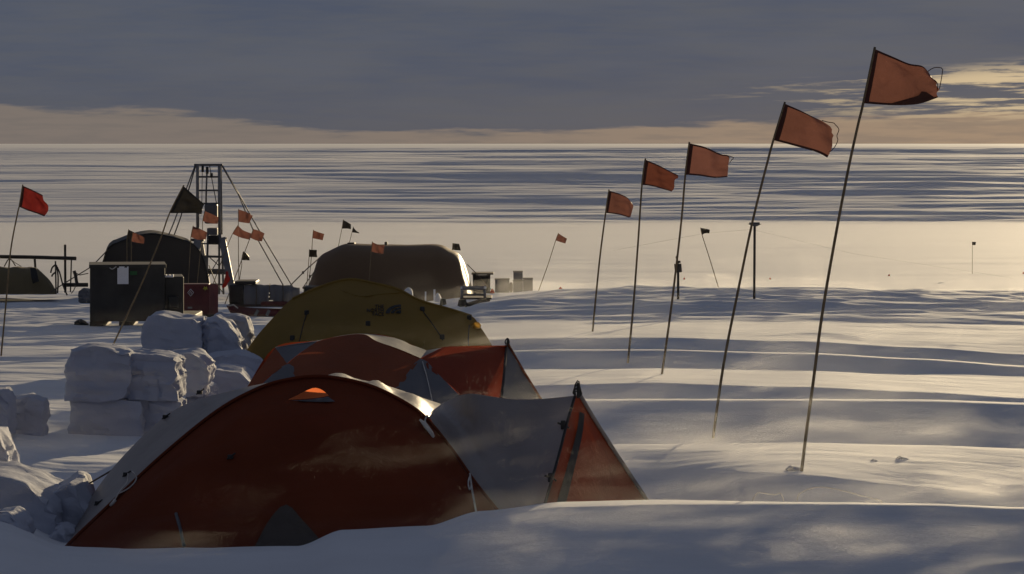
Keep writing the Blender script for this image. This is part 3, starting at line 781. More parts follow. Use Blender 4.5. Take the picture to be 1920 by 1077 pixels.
# ------------------------------------------------------------------ middle tent: orange and slate panels
t2 = empty('dome_tent', ground(700, 26.2), 'orange dome tent with slate grey triangle panels, middle of the three', 'tent', 'small tents in a line behind the drifts')
def d2(px, py):
    v_ = max(0.0, min(1.2, (860 - py) / 233.0))
    return 25.1 + 1.1 * v_ ** 1.6 + 0.45 * ((px - 690) / 230.0) ** 2 - (0.5 * max(0.0, (px - 800) / 210.0))
def patch2(name, top, bot, mat, nx=16, ny=10, off=0.0, seed=0, par=None):
    T = resample([(a, b, 0) for a, b in top], nx); B = resample([(a, b, 0) for a, b in bot], nx)
    g = []
    for j in range(ny):
        v_ = j / (ny - 1); row = []
        for i in range(nx):
            x_ = T[i].x * (1 - v_) + B[i].x * v_; y_ = T[i].y * (1 - v_) + B[i].y * v_
            row.append(P(x_, y_, d2(x_, y_) - off + 0.03 * float(fbm(np.array([x_ * 0.02]), np.array([y_ * 0.02]), 3, 0.5, 61)[0])))
        g.append(row)
    grid_obj(name, g, mat, par or t2)
    return g
patch2('corner_panel', [(430, 790), (468, 718), (492, 686), (516, 652)], [(445, 800), (493, 718), (515, 700), (539, 682)], M_RUST, 12, 6)
patch2('roof_triangle', [(516, 652), (552, 645), (594, 640)], [(538, 682), (563, 662), (594, 641)], M_SLATE, 12, 8)
patch2('lower_triangle', [(470, 745), (500, 712), (539, 682), (560, 700), (590, 745)], [(440, 800), (490, 800), (530, 800), (560, 800), (600, 800)], M_SLATE, 14, 8)
patch2('side_panel', [(539, 682), (565, 661), (597, 640), (640, 630), (682, 627), (706, 640), (746, 654), (789, 672)],
       [(610, 800), (625, 800), (640, 800), (655, 800), (670, 800), (690, 800), (705, 795), (720, 770)], M_RUST, 34, 20)
patch2('diamond_panel', [(705, 790), (735, 737), (762, 703), (790, 672), (822, 702), (862, 742), (880, 765)], [(700, 815), (735, 815), (762, 815), (790, 815), (822, 815), (862, 815), (880, 815)], M_SLATE, 20, 10)
patch2('vestibule_panel', [(791, 672), (812, 660), (840, 650), (890, 652), (950, 648)], [(800, 690), (835, 715), (862, 742), (880, 790), (935, 790)], M_ORANGE, 24, 16)
# roof side seen past the ridge pole
rf2 = loft([[P(x, y, d2(x, y)) for x, y in ((516, 652), (594, 640.5), (640, 630), (682, 627), (706, 640), (746, 654), (789, 672))],
            [P(x, y, d) for x, y, d in ((516, 651, 26.6), (594, 639, 26.8), (640, 629.5, 26.85), (684, 626, 26.9), (740, 634, 26.85), (775, 648, 26.8), (800, 657, 26.7))]], 40, 6)
grid_obj('roof_strip', rf2, M_SLATE, t2)
cn2 = loft([[P(x, y, d2(x, y) + 0.01) for x, y in ((789, 672), (812, 660), (838, 650))], [P(800, 657, 26.7), P(818, 654, 26.6), P(838, 650.5, 26.5)]], 10, 4)
grid_obj('roof_triangle', cn2, M_SLATE, t2)
bk2 = loft([[P(x, y, d) for x, y, d in ((468, 718, 26.3), (516, 651, 26.6), (594, 639, 26.8), (684, 626, 26.9), (740, 634, 26.85), (800, 657, 26.7), (838, 650.5, 26.5), (950, 648, 26.2))],
            [P(x, y, d) for x, y, d in ((500, 790, 27.3), (560, 800, 27.9), (700, 800, 28.2), (860, 800, 27.9), (985, 790, 26.9))]], 40, 8)
grid_obj('rear_panel', bk2, M_ORANGE, t2)
dd2 = d2(950, 648)
door2 = wrinkle(coons([P(949, 647, dd2), P(953, 647, dd2 + 0.02)], [P(935, 790, d2(935, 790)), P(990, 790, 26.0), P(1045, 785, 26.6)],
                      [P(949, 647, dd2), P(943, 715, d2(943, 715)), P(935, 790, d2(935, 790))], [P(953, 647, dd2 + 0.02), P(982, 697, 26.2), P(1012, 745, 26.4), P(1040, 785, 26.6)], 14, 18), 0.02, 3, 3, 71)
door2_o = grid_obj('door', door2, M_SLATE, t2)
tube_obj('door_piping', [P(953, 646, dd2), P(982, 697, 26.18), P(1012, 745, 26.38), P(1040, 785, 26.58)], 0.011, M_RUST, door2_o)
tube_obj('guy_cord', [P(x, y, d2(x, y) - 0.02) for x, y in ((792, 678), (800, 705), (808, 740), (812, 760))], 0.004, M_CORD, t2)
kn = MB(); kp = P(951, 648, dd2)
kn.tube([kp, kp + Vector((0.004, 0, 0.055))], 0.012, r2=0.006)
kn.tube(resample([kp + Vector((-0.012, 0, 0.01)), kp + Vector((-0.016, 0, 0.035)), kp + Vector((0.005, 0, 0.06)), kp + Vector((0.016, 0, 0.03)), kp + Vector((0.01, 0, 0))], 12), 0.005)
kn.build('knotted_guy_loop', M_BLACK, t2)
tube_obj('door_pole', [P(950, 648, dd2 - 0.01), P(944, 715, d2(944, 715) - 0.015), P(935, 790, d2(935, 790) - 0.015)], 0.012, M_BLACK, door2_o)

# ------------------------------------------------------------------ rear tent: mustard yellow
t3 = empty('dome_tent', ground(680, 34.0), 'mustard yellow dome tent with a dark logo, rearmost of the three', 'tent', 'small tents in a line behind the drifts')
OUT3 = [(459, 662), (482, 630), (512, 596), (548, 560), (590, 541), (635, 526), (664, 523), (700, 530), (745, 541), (775, 557), (800, 567), (850, 581), (884, 592), (899, 611), (922, 647), (940, 690)]
def d3(px, py):
    v_ = max(0.0, min(1.1, (700 - py) / 178.0))
    return 33.1 + 1.1 * v_ ** 1.6 + 0.55 * ((px - 690) / 230.0) ** 2
top3 = [P(x, y, d3(x, y)) for x, y in OUT3]
bot3 = [P(x, y, d3(x, y)) for x, y in ((478, 668), (488, 700), (530, 730), (620, 730), (700, 730), (780, 730), (850, 730), (900, 725), (935, 715))]
rt, rb = resample(top3, 64), resample(bot3, 64)
g3 = []
for j in range(26):
    v_ = j / 25; row = []
    for i in range(64):
        x0, y0 = proj(rt[i]); x1, y1 = proj(rb[i])
        x_ = x0 * (1 - v_) + x1 * v_; y_ = y0 * (1 - v_) + y1 * v_
        row.append(P(x_, y_, d3(x_, y_) + 0.035 * float(fbm(np.array([x_ * 0.016]), np.array([y_ * 0.02]), 4, 0.5, 81)[0]) * min(1, 3 * v_)))
    g3.append(row)
fly_o = grid_obj('fly', g3, M_YELLOW, t3)
S3 = Surf(g3)
bk3 = loft([rt, [P(x, y, d) for x, y, d in ((505, 680, 35.0), (560, 650, 35.9), (690, 630, 36.2), (820, 640, 36.0), (900, 660, 35.3), (930, 690, 34.6))],
            [P(x, y, d) for x, y, d in ((510, 700, 35.4), (560, 690, 36.4), (690, 690, 36.9), (820, 690, 36.5), (930, 690, 35.2))]], 48, 8)
grid_obj('rear_panel', bk3, M_YELLOW, t3)
tube_obj('ridge_pole_sleeve', [P(x, y + 1, d3(x, y) - 0.012) for x, y in OUT3[3:13]], 0.016, M_YELLOW, t3, n=30)
for L in ([(575, 588), (568, 612), (558, 655)], [(792, 583), (808, 604), (826, 630)], [(640, 545), (676, 556), (712, 552), (760, 548)], [(880, 610), (878, 640), (880, 690)], [(796, 640), (792, 660), (790, 690)]):
    tube_obj('seam', S3.line(L, 0.004), 0.006, M_BLACK if L[0][0] in (575, 792, 880) else M_YELLOW, fly_o)
for (cx, cy) in ((575, 587), (690, 607), (792, 580), (829, 632), (548, 634), (880, 596)):
    cb = MB(); c0 = S3.at(cx, cy, 0.02)
    cb.box(tuple(c0), (0.05, 0.02, 0.055), bev=0.01)
    cb.tube([c0, c0 + Vector((0.01, -0.01, -0.09))], 0.007)
    cb.build('guy_tab', M_BLACK, fly_o)
# printed logo: a dark half dome with two pale arcs and three short lines of lettering
lg = MB()
for k, (r0, r1) in enumerate(((0.0, 0.36), (0.44, 0.66), (0.74, 1.0))):
    rows_ = []
    for rr in (r0, (r0 + r1) / 2, r1):
        rows_.append([S3.at(752 - 29 * rr * math.cos(a), 588 - 17 * rr * math.sin(a), 0.008) for a in [math.pi / 2 * i / 10 for i in range(11)]])
    lg.grid(rows_)
lg.build('logo_dome', M_BLACK, fly_o)
fc = bpy.data.curves.new('lettering', 'FONT'); fc.body = 'THE\nNORTH\nFACE'; fc.align_x = 'RIGHT'; fc.size = 0.052; fc.space_line = 0.78; fc.offset = 0.0012
fo = bpy.data.objects.new('lettering', fc); COL.objects.link(fo)
bpy.context.view_layer.update()
fm = bpy.data.meshes.new_from_object(fo.evaluated_get(bpy.context.evaluated_depsgraph_get()))
COL.objects.unlink(fo); bpy.data.objects.remove(fo)
lp = S3.at(720, 578, 0.02)
fvs = [Vector((q.co.x + lp.x, lp.y - 0.0, q.co.y + lp.z)) for q in fm.vertices]
# lay each letter onto the cloth
fvs = [S3.at(*proj(q), 0.008) for q in fvs]
mesh_obj('logo_lettering', fvs, [tuple(p.vertices) for p in fm.polygons], M_BLACK, fly_o, smooth=False)
# round yellow vent bulging at the right shoulder
vb_ = MB(); vc = P(893, 611, d3(893, 611) - 0.02)
rows_ = []
for j in range(7):
    a = math.pi / 2 * j / 6
    rows_.append([vc + Vector((0.045 * math.sin(a) * math.cos(b) * 1.15, -0.05 * math.cos(a), 0.042 * math.sin(a) * math.sin(b))) for b in [2 * math.pi * i / 14 for i in range(15)]])
vb_.grid(rows_).build('window_tube', M_YLWLIT, t3, smooth=True)
# ------------------------------------------------------------------ sawn snow blocks and rubble
def snow_block(label, px0, px1, py0, py1, d, depth, seed, rough=1.0, top=None, lean=0.0, group='sawn snow blocks of the wind walls', name='snow_block', cat='snow block', sink=0.10, rz=0.0, bev=0.035, taper=0.03):
    """block whose front face fills px0..px1, py0..py1 at distance d; top: list of (0..1, offset px) that makes its upper edge uneven"""
    a = P(px0, py1, d); b = P(px1, py0, d)
    wx, hz = b.x - a.x, b.z - a.z + sink
    cx, cz = (a.x + b.x) / 2, b.z - hz / 2
    bm = bmesh.new()
    bmesh.ops.create_cube(bm, size=1.0)
    bmesh.ops.bevel(bm, geom=list(bm.edges), offset=bev * 0.5, segments=2, affect='EDGES', profile=0.6)
    bmesh.ops.subdivide_edges(bm, edges=list(bm.edges), cuts=15, use_grid_fill=True)
    bmesh.ops.triangulate(bm, faces=[f for f in bm.faces if len(f.verts) > 4])
    P_ = np.array([q.co[:] for q in bm.verts])
    xs, ys, zs = P_[:, 0] * wx, P_[:, 1] * depth, P_[:, 2] * hz
    # lumps and chipped edges
    n1 = fbm(xs * 4.0 + ys * 1.7, zs * 4.0 + ys * 2.3, 4, 0.55, seed)
    n2 = fbm(xs * 3.1 + zs * 2.2, ys * 4.4 - zs * 1.6, 4, 0.55, seed + 7)
    n3 = fbm(ys * 4.0 + xs * 2.6, zs * 3.3 + xs * 2.9, 4, 0.55, seed + 13)
    k = 0.042 * rough * min(1.0, 1.6 * min(wx, hz) + 0.25)
    xs = xs * (1 - taper * P_[:, 2]) + k * n2 + lean * (P_[:, 2] + 0.5) * hz
    ys = ys + k * n1
    zs2 = zs + k * 0.8 * n3
    # saw kerfs and broken corners
    kf = 0.014 * fbm(xs * 2.0 + zs * 0.4, zs * 26.0, 2, 0.5, seed + 21) + 0.022 * (1 - 2.2 * np.abs(fbm(xs * 7.0 + ys * 3.0, zs * 9.0 + ys * 6.0, 3, 0.6, seed + 23)))
    ys = ys + rough * kf; xs = xs + rough * 0.8 * kf
    cor = np.clip(np.abs(P_[:, 0]) + np.abs(P_[:, 2]) + 0.6 * np.abs(P_[:, 1]) - 0.93, 0, 1)
    chip = np.clip(0.5 + 2.2 * fbm(xs * 5.0, zs * 5.0 + ys * 5.0, 2, 0.5, seed + 31), 0, 1) * cor * rough
    xs = xs * (1 - 0.55 * chip); zs2 = zs2 * (1 - 0.5 * chip)
    if top:
        tx = np.array([q[0] for q in top]); ty = np.array([q[1] for q in top]) * d / F
        zs2 = zs2 - np.interp(P_[:, 0] + 0.5, tx, ty) * np.clip((P_[:, 2] + 0.5) * 1.2 - 0.2, 0, 1)
    for q, x, y, z in zip(bm.verts, xs, ys, zs2): q.co = (x, y, z)
    me_ = bpy.data.meshes.new(name); bm.to_mesh(me_); bm.free()
    for p in me_.polygons: p.use_smooth = True
    me_.set_sharp_from_angle(angle=math.radians(28))
    me_.materials.append(M_BLOCK)
    o = bpy.data.objects.new(name, me_); o.location = (cx, d + depth / 2, cz); o.rotation_euler = (0, 0, rz)
    link(o); tag(o, label, cat, group)
    return o

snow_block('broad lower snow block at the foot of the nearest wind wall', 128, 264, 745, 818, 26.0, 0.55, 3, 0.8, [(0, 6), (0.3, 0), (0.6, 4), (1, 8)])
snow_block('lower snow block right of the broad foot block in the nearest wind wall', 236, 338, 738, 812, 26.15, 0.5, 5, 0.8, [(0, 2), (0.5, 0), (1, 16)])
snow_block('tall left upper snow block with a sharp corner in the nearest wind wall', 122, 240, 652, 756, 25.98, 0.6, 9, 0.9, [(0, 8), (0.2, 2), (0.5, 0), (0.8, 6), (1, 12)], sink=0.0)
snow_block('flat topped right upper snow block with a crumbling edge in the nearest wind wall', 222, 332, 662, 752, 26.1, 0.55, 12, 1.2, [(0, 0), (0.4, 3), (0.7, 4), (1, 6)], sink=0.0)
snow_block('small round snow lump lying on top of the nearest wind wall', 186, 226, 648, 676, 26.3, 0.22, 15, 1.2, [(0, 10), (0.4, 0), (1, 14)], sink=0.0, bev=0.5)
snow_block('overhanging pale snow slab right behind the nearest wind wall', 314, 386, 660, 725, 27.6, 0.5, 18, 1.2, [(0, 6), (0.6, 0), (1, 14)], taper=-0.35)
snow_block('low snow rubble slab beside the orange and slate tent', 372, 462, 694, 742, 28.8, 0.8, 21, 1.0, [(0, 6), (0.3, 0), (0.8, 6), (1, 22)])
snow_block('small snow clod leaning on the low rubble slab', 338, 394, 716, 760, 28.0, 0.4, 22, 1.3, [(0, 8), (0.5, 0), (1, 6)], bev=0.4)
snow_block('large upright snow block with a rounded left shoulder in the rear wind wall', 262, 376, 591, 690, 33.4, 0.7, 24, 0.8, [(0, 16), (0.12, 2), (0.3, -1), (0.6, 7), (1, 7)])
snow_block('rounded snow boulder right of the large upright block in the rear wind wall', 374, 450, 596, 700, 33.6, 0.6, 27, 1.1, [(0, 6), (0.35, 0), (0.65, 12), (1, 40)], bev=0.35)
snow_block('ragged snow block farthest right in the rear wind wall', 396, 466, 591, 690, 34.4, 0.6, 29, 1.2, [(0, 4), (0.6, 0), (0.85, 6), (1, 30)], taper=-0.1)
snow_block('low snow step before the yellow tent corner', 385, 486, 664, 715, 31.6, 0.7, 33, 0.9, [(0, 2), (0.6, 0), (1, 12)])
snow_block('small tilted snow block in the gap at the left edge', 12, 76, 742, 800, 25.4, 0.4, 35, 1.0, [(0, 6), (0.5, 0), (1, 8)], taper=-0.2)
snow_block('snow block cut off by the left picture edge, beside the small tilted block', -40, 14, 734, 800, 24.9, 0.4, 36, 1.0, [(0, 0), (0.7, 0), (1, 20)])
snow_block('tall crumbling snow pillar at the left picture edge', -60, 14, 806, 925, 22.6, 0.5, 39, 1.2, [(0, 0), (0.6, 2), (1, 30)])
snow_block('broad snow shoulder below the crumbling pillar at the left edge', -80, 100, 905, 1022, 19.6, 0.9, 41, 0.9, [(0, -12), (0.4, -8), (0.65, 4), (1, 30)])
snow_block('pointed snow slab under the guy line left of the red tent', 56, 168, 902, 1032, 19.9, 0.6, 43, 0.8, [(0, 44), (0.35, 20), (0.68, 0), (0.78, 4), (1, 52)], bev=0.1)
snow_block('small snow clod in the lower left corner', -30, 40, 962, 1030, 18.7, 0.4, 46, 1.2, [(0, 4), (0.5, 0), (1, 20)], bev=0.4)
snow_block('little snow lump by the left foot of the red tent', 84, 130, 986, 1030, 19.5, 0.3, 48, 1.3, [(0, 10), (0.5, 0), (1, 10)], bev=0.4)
for k, (px, py, d, s_, lab) in enumerate(((1690, 863, 21.3, 0.07, 'snow clod half buried beyond the nearest flag'), (1640, 866, 21.3, 0.04, 'tiny snow clod left of the half buried clod on the bright drift'),
                                   (1488, 884, 20.5, 0.07, 'snow crumb at the foot of the nearest flag pole'))):
    q = ground(px, find_d(px, py))
    w_ = s_ * F / q.y
    snow_block(lab, px - w_ * 0.7, px + w_ * 0.7, py - w_ * 0.35, py + 3, q.y, s_ * 1.2, 60 + k, 1.2, [(0, w_ * 0.25), (0.3, 0), (1, w_ * 0.3)], group='snow clods on the drifts', bev=0.4)

# ------------------------------------------------------------------ camp behind
def pbox(mb, px0, px1, py0, py1, d, depth, bev=0.02, rz=0.0):
    a = P(px0, py1, d); b = P(px1, py0, d)
    c = ((a.x + b.x) / 2, d + depth / 2, (a.z + b.z) / 2)
    return mb.box(c, (b.x - a.x, depth, b.z - a.z), rz, bev)
def box_obj(name, px0, px1, py0, py1, d, depth, mat, parent=None, bev=0.02, rz=0.0):
    return pbox(MB(), px0, px1, py0, py1, d, depth, bev, rz).build(name, mat, parent)
def bar(name, pts, r, mat, parent=None, seg=6):
    return tube_obj(name, [P(*q) for q in pts], r, mat, parent, seg)

# dark supply case
d = find_d(240, 611, 44, 75)
cr = empty('supply_case', P(245, 612, d), 'big black supply case with a white sheet taped to its front', 'crate')
cr_b = box_obj('body', 160, 300, 499, 603, d, 1.2, M_CRATE, cr, 0.02, 0.13)
box_obj('lid', 158, 302, 496.5, 503, d - 0.03, 1.26, M_CRATE, cr, 0.01, 0.13)
for x0, x1 in ((168, 193), (223, 244), (272, 292)):
    box_obj('skid', x0, x1, 603, 614, d + 0.03, 1.1, M_DKWOOD, cr, 0.01)
sh = [[P(220 + 21 * i / 6, 500 + 33 * j / 6, d - 0.035 - 0.01 * math.sin(i * 0.9 + j * 0.5)) for i in range(7)] for j in range(7)]
grid_obj('paper_sheet', sh, M_PAPER, cr_b)
box_obj('green_label', 244, 257, 509, 516, d - 0.012, 0.01, M_GREENL, cr_b, 0.002)
box_obj('small_label', 184, 191, 512, 518, d - 0.012, 0.01, M_STEEL, cr_b, 0.002)
tube_obj('tie_string', [P(203, 499, d - 0.05), P(210, 505, d - 0.06), P(218, 500, d - 0.05)], 0.008, M_CORD, cr, n=10)
c2 = empty('supply_case', P(318, 606, d + 0.3), 'narrow dark case right of the big black case, white glint specks on its top', 'crate')
box_obj('body', 300.5, 337, 519, 602, d + 0.2, 1.0, M_CRATE, c2, 0.02, 0.13)
sd_ = MB()  # white specks modelled for the bright reflection along the top
for k in range(9): pbox(sd_, 305 + k * 2.2, 307.3 + k * 2.2, 517.0 - (k * 7 % 3), 520.5, d + 0.14, 0.1, 0.008)
sd_.build('glint_specks', M_PAPER, c2)
box_obj('side_pouch', 316, 334, 556, 578, d + 0.12, 0.1, M_BLACK, c2, 0.02)
box_obj('base', 296, 366, 590, 606, d + 0.1, 1.2, M_DKWOOD, c2, 0.02)
lump = snow_block('dark sack lying left of the big black case', 136, 160, 601, 613, d + 0.1, 0.3, 71, 1.2, [(0, 3), (0.4, 0), (1, 6)], group=None, name='sack', cat='sack', sink=0.03, bev=0.4)
lump.data.materials.clear(); lump.data.materials.append(M_BLACK)
# maroon hazard case
dm = 60.0
mc = empty('hazard_case', P(372, 598, dm), 'maroon case with a diamond hazard mark in front of the tower', 'crate')
mc_b = box_obj('body', 341, 391, 533, 590, dm, 0.42, M_MAROON, mc, 0.015, 0.05)
sidep = [[P(391.4 + 17.6 * i / 4, (533 + 0.5 * i / 4) * (1 - j / 4) + (590 - 1.0 * i / 4) * j / 4, dm + 0.02 + 0.42 * i / 4) for i in range(5)] for j in range(5)]
grid_obj('side_panel', sidep, M_MAROON2, mc)
box_obj('pallet', 344, 408, 590, 599, dm + 0.1, 0.9, M_DKWOOD, mc, 0.01)
dm_pts = [P(357.5, 542.5, dm - 0.012), P(363, 549, dm - 0.012), P(357.5, 555.5, dm - 0.012), P(352, 549, dm - 0.012), P(357.5, 542.5, dm - 0.012)]
MB().tube(dm_pts, 0.006, 4).build('hazard_diamond', M_PAPER, mc_b)
MB().tube([P(355.5, 550.5, dm - 0.012), P(357, 546.5, dm - 0.012), P(359, 549, dm - 0.012), P(358, 552, dm - 0.012)], 0.005, 4).build('flame_mark', M_PAPER, mc_b)
st_ = MB()
for a in range(5):
    st_.tube([P(385, 541, dm - 0.012), P(385 + 4.5 * math.cos(a * 1.26 + 0.4), 541 + 3.5 * math.sin(a * 1.26 + 0.4), dm - 0.012)], 0.012, 4)
st_.build('yellow_mark', M_YELLOWL, mc_b)
box_obj('clasp', 352, 360, 576, 579, dm - 0.03, 0.03, M_ALU, mc_b, 0.004)

# dark half cylinder tent behind the case
dt = 78.0
dk = empty('shelter_tent', P(290, 560, dt), 'dark arched canvas shelter behind the black supply case', 'tent')
prof = [(186, 575), (190, 510), (203, 467), (222, 456), (246, 447), (270, 441), (292, 440), (325, 447), (358, 457), (376, 475), (385, 500), (393, 540), (397, 575)]
r0 = resample([P(x, y, dt) for x, y in prof], 44)
ctr = P(292, 575, dt)
rows_ = []
for k in range(9):
    t_ = k / 8
    rows_.append([q + Vector((-0.42 * t_, 3.4 * t_, -0.012 * math.sin(k * 2.1))) for q in r0])
grid_obj('canvas', wrinkle(rows_, 0.02, 6, 4, 91), M_DKTENT, dk)
for nm, off in (('front_wall', 0.0), ('rear_wall', 1.0)):
    o3 = Vector((-0.42 * off, 3.4 * off, 0))
    rows_ = [[(q.lerp(Vector((q.x, q.y, ctr.z)), t_)) + o3 for q in r0] for t_ in (0, 0.34, 0.67, 1.0)]
    grid_obj(nm, rows_, M_DKTENT, dk)
tube_obj('eave_piping', [q + Vector((0, -0.02, 0.012)) for q in r0], 0.02, M_BLACK, dk)
bar('guy_rope', [(203, 468, dt), (172, 500, dt - 1), (120, 532, dt - 2.5), (95, 548, dt - 3)], 0.014, M_DCORD, dk)
bar('guy_rope', [(392, 498, dt + 0.5), (404, 530, dt), (420, 552, dt - 0.5)], 0.012, M_DCORD, dk)

# brown canvas hall
dh = 77.0
hl = empty('canvas_hall', P(735, 562, dh), 'long brown canvas hall tent with a pale lit right edge', 'tent')
OUTH = [(566, 566), (578, 538), (590, 506), (599, 482), (618, 470), (640, 460), (655, 457.5), (700, 459), (760, 459.5), (820, 459), (845, 469), (862, 479), (870, 500), (879, 530), (888, 562)]
ro = resample([P(x, y, dh + 1.9) for x, y in OUTH], 70)
zb = P(700, 566, dh).z
rows_ = []
for j in range(23):
    a = math.pi * j / 22; row = []
    for i, q in enumerate(ro):
        h_ = max(0.02, q.z - zb); u_ = i / 69
        e = min(1.0, min(u_, 1 - u_) * 11)
        dep = 2.0 * (0.45 + 0.55 * e ** 0.7)
        z_ = zb + h_ * (1 - abs(math.cos(a)) ** 2.4)
        if j in (11,): z_ = zb + h_
        y_ = q.y - dep * math.copysign(abs(math.cos(a)) ** 0.6, math.cos(a))
        k_ = y_ / q.y
        row.append(Vector((q.x * (0.5 + 0.5 * k_), y_, z_)))
    rows_.append(row)
grid_obj('canvas', wrinkle(rows_, 0.03, 8, 6, 97, Vector((0, -1, 0.3))), M_TAN, hl)
edge_ = [P(x, y, dh + 1.2) for x, y in ((858, 478), (866, 489), (874, 512), (882, 540), (888, 562))]
edge2 = [P(x, y, dh + 2.6) for x, y in ((862, 479), (869.5, 490), (877, 512), (885.5, 540), (892, 562))]
grid_obj('lit_end_strip', loft([edge_, edge2], 16, 3), M_TARP, hl)  # slightly lighter strip added to stand for sunlight on the hall's right end
box_obj('roof_vent', 651, 665, 455.5, 460, dh + 1.8, 0.4, M_DKTENT, hl, 0.02)
box_obj('roof_vent', 721, 726, 454, 461, dh + 1.8, 0.2, M_DKTENT, hl, 0.01)
bar('guy_rope', [(601, 482, dh), (575, 505, dh - 2), (545, 535, dh - 4)], 0.014, M_DCORD, hl)
bar('guy_rope', [(592, 506, dh), (578, 525, dh - 1.5), (568, 540, dh - 3)], 0.012, M_DCORD, hl)
bar('guy_rope', [(876, 496, dh + 2), (900, 520, dh + 2), (925, 548, dh + 2)], 0.012, M_DCORD, hl)
for x, y in ((568, 511), (581, 518)):
    box_obj('rope_tensioner', x - 2, x + 2, y - 2, y + 3, dh - 2.2, 0.05, M_DCORD, hl, 0.01)

# drill tower
dw = 82.0
tw = empty('drill_tower', P(392, 560, dw), 'grey metal ladder drill tower with splayed legs and guy ropes', 'tower')
for x in (370.5, 411.5):
    bar('upright', [(x, 309, dw), (x, 380, dw), (x + 0.5, 450, dw)], 0.045, M_ALU, tw, 8)
bar('rear_upright', [(414.5, 312, dw + 0.8), (416, 440, dw + 0.8)], 0.022, M_STEEL, tw)
bar('rear_upright', [(371, 330, dw + 0.8), (369, 440, dw + 0.8)], 0.018, M_STEEL, tw)
bar('crown_bar', [(364, 309.5, dw), (417, 309.5, dw)], 0.03, M_STEEL, tw)
for y in (332, 357.5, 382):
    bar('rung', [(370.5, y, dw), (411.5, y, dw)], 0.024, M_STEEL, tw)
for x, y0, y1, w in ((380, 311, 323, 0.035), (388.5, 313, 326, 0.04), (396.5, 325, 333, 0.04)):
    bar('pulley', [(x, y0, dw), (x, y1, dw)], w, M_BLACK, tw)
bar('hoist_cable', [(388.5, 313, dw), (387, 350, dw), (386, 392, dw)], 0.024, M_STEEL, tw)
bar('hoist_cable', [(393, 311, dw), (398, 340, dw), (406, 382, dw)], 0.012, M_STEEL, tw)
bar('hoist_cable', [(379.5, 311, dw), (378.5, 380, dw)], 0.009, M_STEEL, tw)
box_obj('winch_housing', 383, 407, 383, 420, dw - 0.1, 0.5, M_STEEL, tw, 0.05)
box_obj('motor_box', 388, 407, 428, 441, dw - 0.1, 0.4, M_GBOX, tw, 0.02)
box_obj('control_box', 391, 409, 442, 458, dw - 0.3, 0.4, M_BLACK, tw, 0.02)
box_obj('bracket', 412, 424, 446, 453, dw - 0.1, 0.3, M_STEEL, tw, 0.01)
box_obj('bracket', 358, 382, 448, 453, dw - 0.1, 0.3, M_STEEL, tw, 0.01)
for x0, x1 in ((390, 386.5), (411, 411)):
    bar('ladder_rail', [(x0, 440, dw - 0.2), (x1, 552, dw - 0.2)], 0.03, M_STEEL, tw)
bar('ladder_rail', [(416, 452, dw + 0.6), (419, 552, dw + 0.6)], 0.03, M_STEEL, tw)
for y, w in ((457, 0.02), (481, 0.03), (507, 0.045), (512, 0.03), (533, 0.025)):
    bar('lower_rung', [(378 if y < 470 else 380, y, dw - 0.18), (419 if y < 500 else 424, y + 1, dw - 0.18)], w, M_STEEL, tw)
bar('cross_brace', [(390, 480, dw), (412, 500, dw)], 0.014, M_STEEL, tw)
bar('cross_brace', [(412, 482, dw), (390, 520, dw)], 0.012, M_STEEL, tw)
def leg(px0, py0, px1, py1, dtop, dbot, w):
    a, b = P(px0, py0, dtop), P(px1, py1, dbot)
    mb = MB(); ax = (b - a).normalized(); sx_ = ax.cross(Vector((0, 1, 0))).normalized(); sy_ = ax.cross(sx_)
    vs = []
    for q in (a, b):
        for s1, s2 in ((-1, -1), (1, -1), (1, 1), (-1, 1)): vs.append(q + sx_ * (w * s1) + sy_ * (w * 0.6 * s2))
    mb.add(vs, [(0, 1, 2, 3), (7, 6, 5, 4), (0, 4, 5, 1), (1, 5, 6, 2), (2, 6, 7, 3), (3, 7, 4, 0)])
    return mb.build('leg', M_ALU, tw)
leg(416.5, 448, 437, 552, dw - 0.1, dw - 1.2, 0.085)
leg(372, 450, 349, 552, dw - 0.1, dw - 1.2, 0.10)
leg(376, 452, 392, 548, dw + 0.3, dw + 1.8, 0.06)
sk = [[P(368 + 22 * i / 5 - 14 * j / 5 * (1 - i / 5), 486 + 66 * j / 5 - 8 * (1 - j / 5) * (i / 5), dw - 0.4 - 0.05 * math.sin(i * 2.0 + j)) for i in range(6)] for j in range(6)]
grid_obj('weather_skirt', sk, M_GTARP, tw)
for L in ([(366, 310, dw), (325, 420, dw - 1), (289, 505, dw - 2)], [(367, 311, dw), (338, 410, dw + 1), (305, 500, dw + 1.5)],
          [(416, 311, dw), (447, 365, dw + 1), (478, 440, dw + 2), (532, 537, dw + 3)], [(417, 311, dw), (452, 372, dw + 1.5), (490, 440, dw + 2.5), (548, 537, dw + 3.6)]):
    bar('guy_rope', L, 0.018, M_STEEL, tw)
rb_ = MB(); rp_ = P(424, 523, dw - 1.0)
rb_.grid([[rp_ + Vector((0.07 * math.cos(b) * r_ + x_, 0.05 * math.sin(b) * r_, z_)) for b in [2 * math.pi * i / 9 for i in range(10)]] for r_, z_, x_ in ((0.1, 0.2, 0.02), (0.5, 0.16, 0.02), (0.6, 0.08, 0.02), (1.1, 0.0, 0.03), (0.9, -0.10, 0.0), (0.8, -0.2, -0.06), (0.1, -0.24, -0.08))])
tag(rb_.build('red_bag', M_REDCLOTH, None, smooth=True), 'small red bag hanging beside the right leg of the drill tower', 'bag')

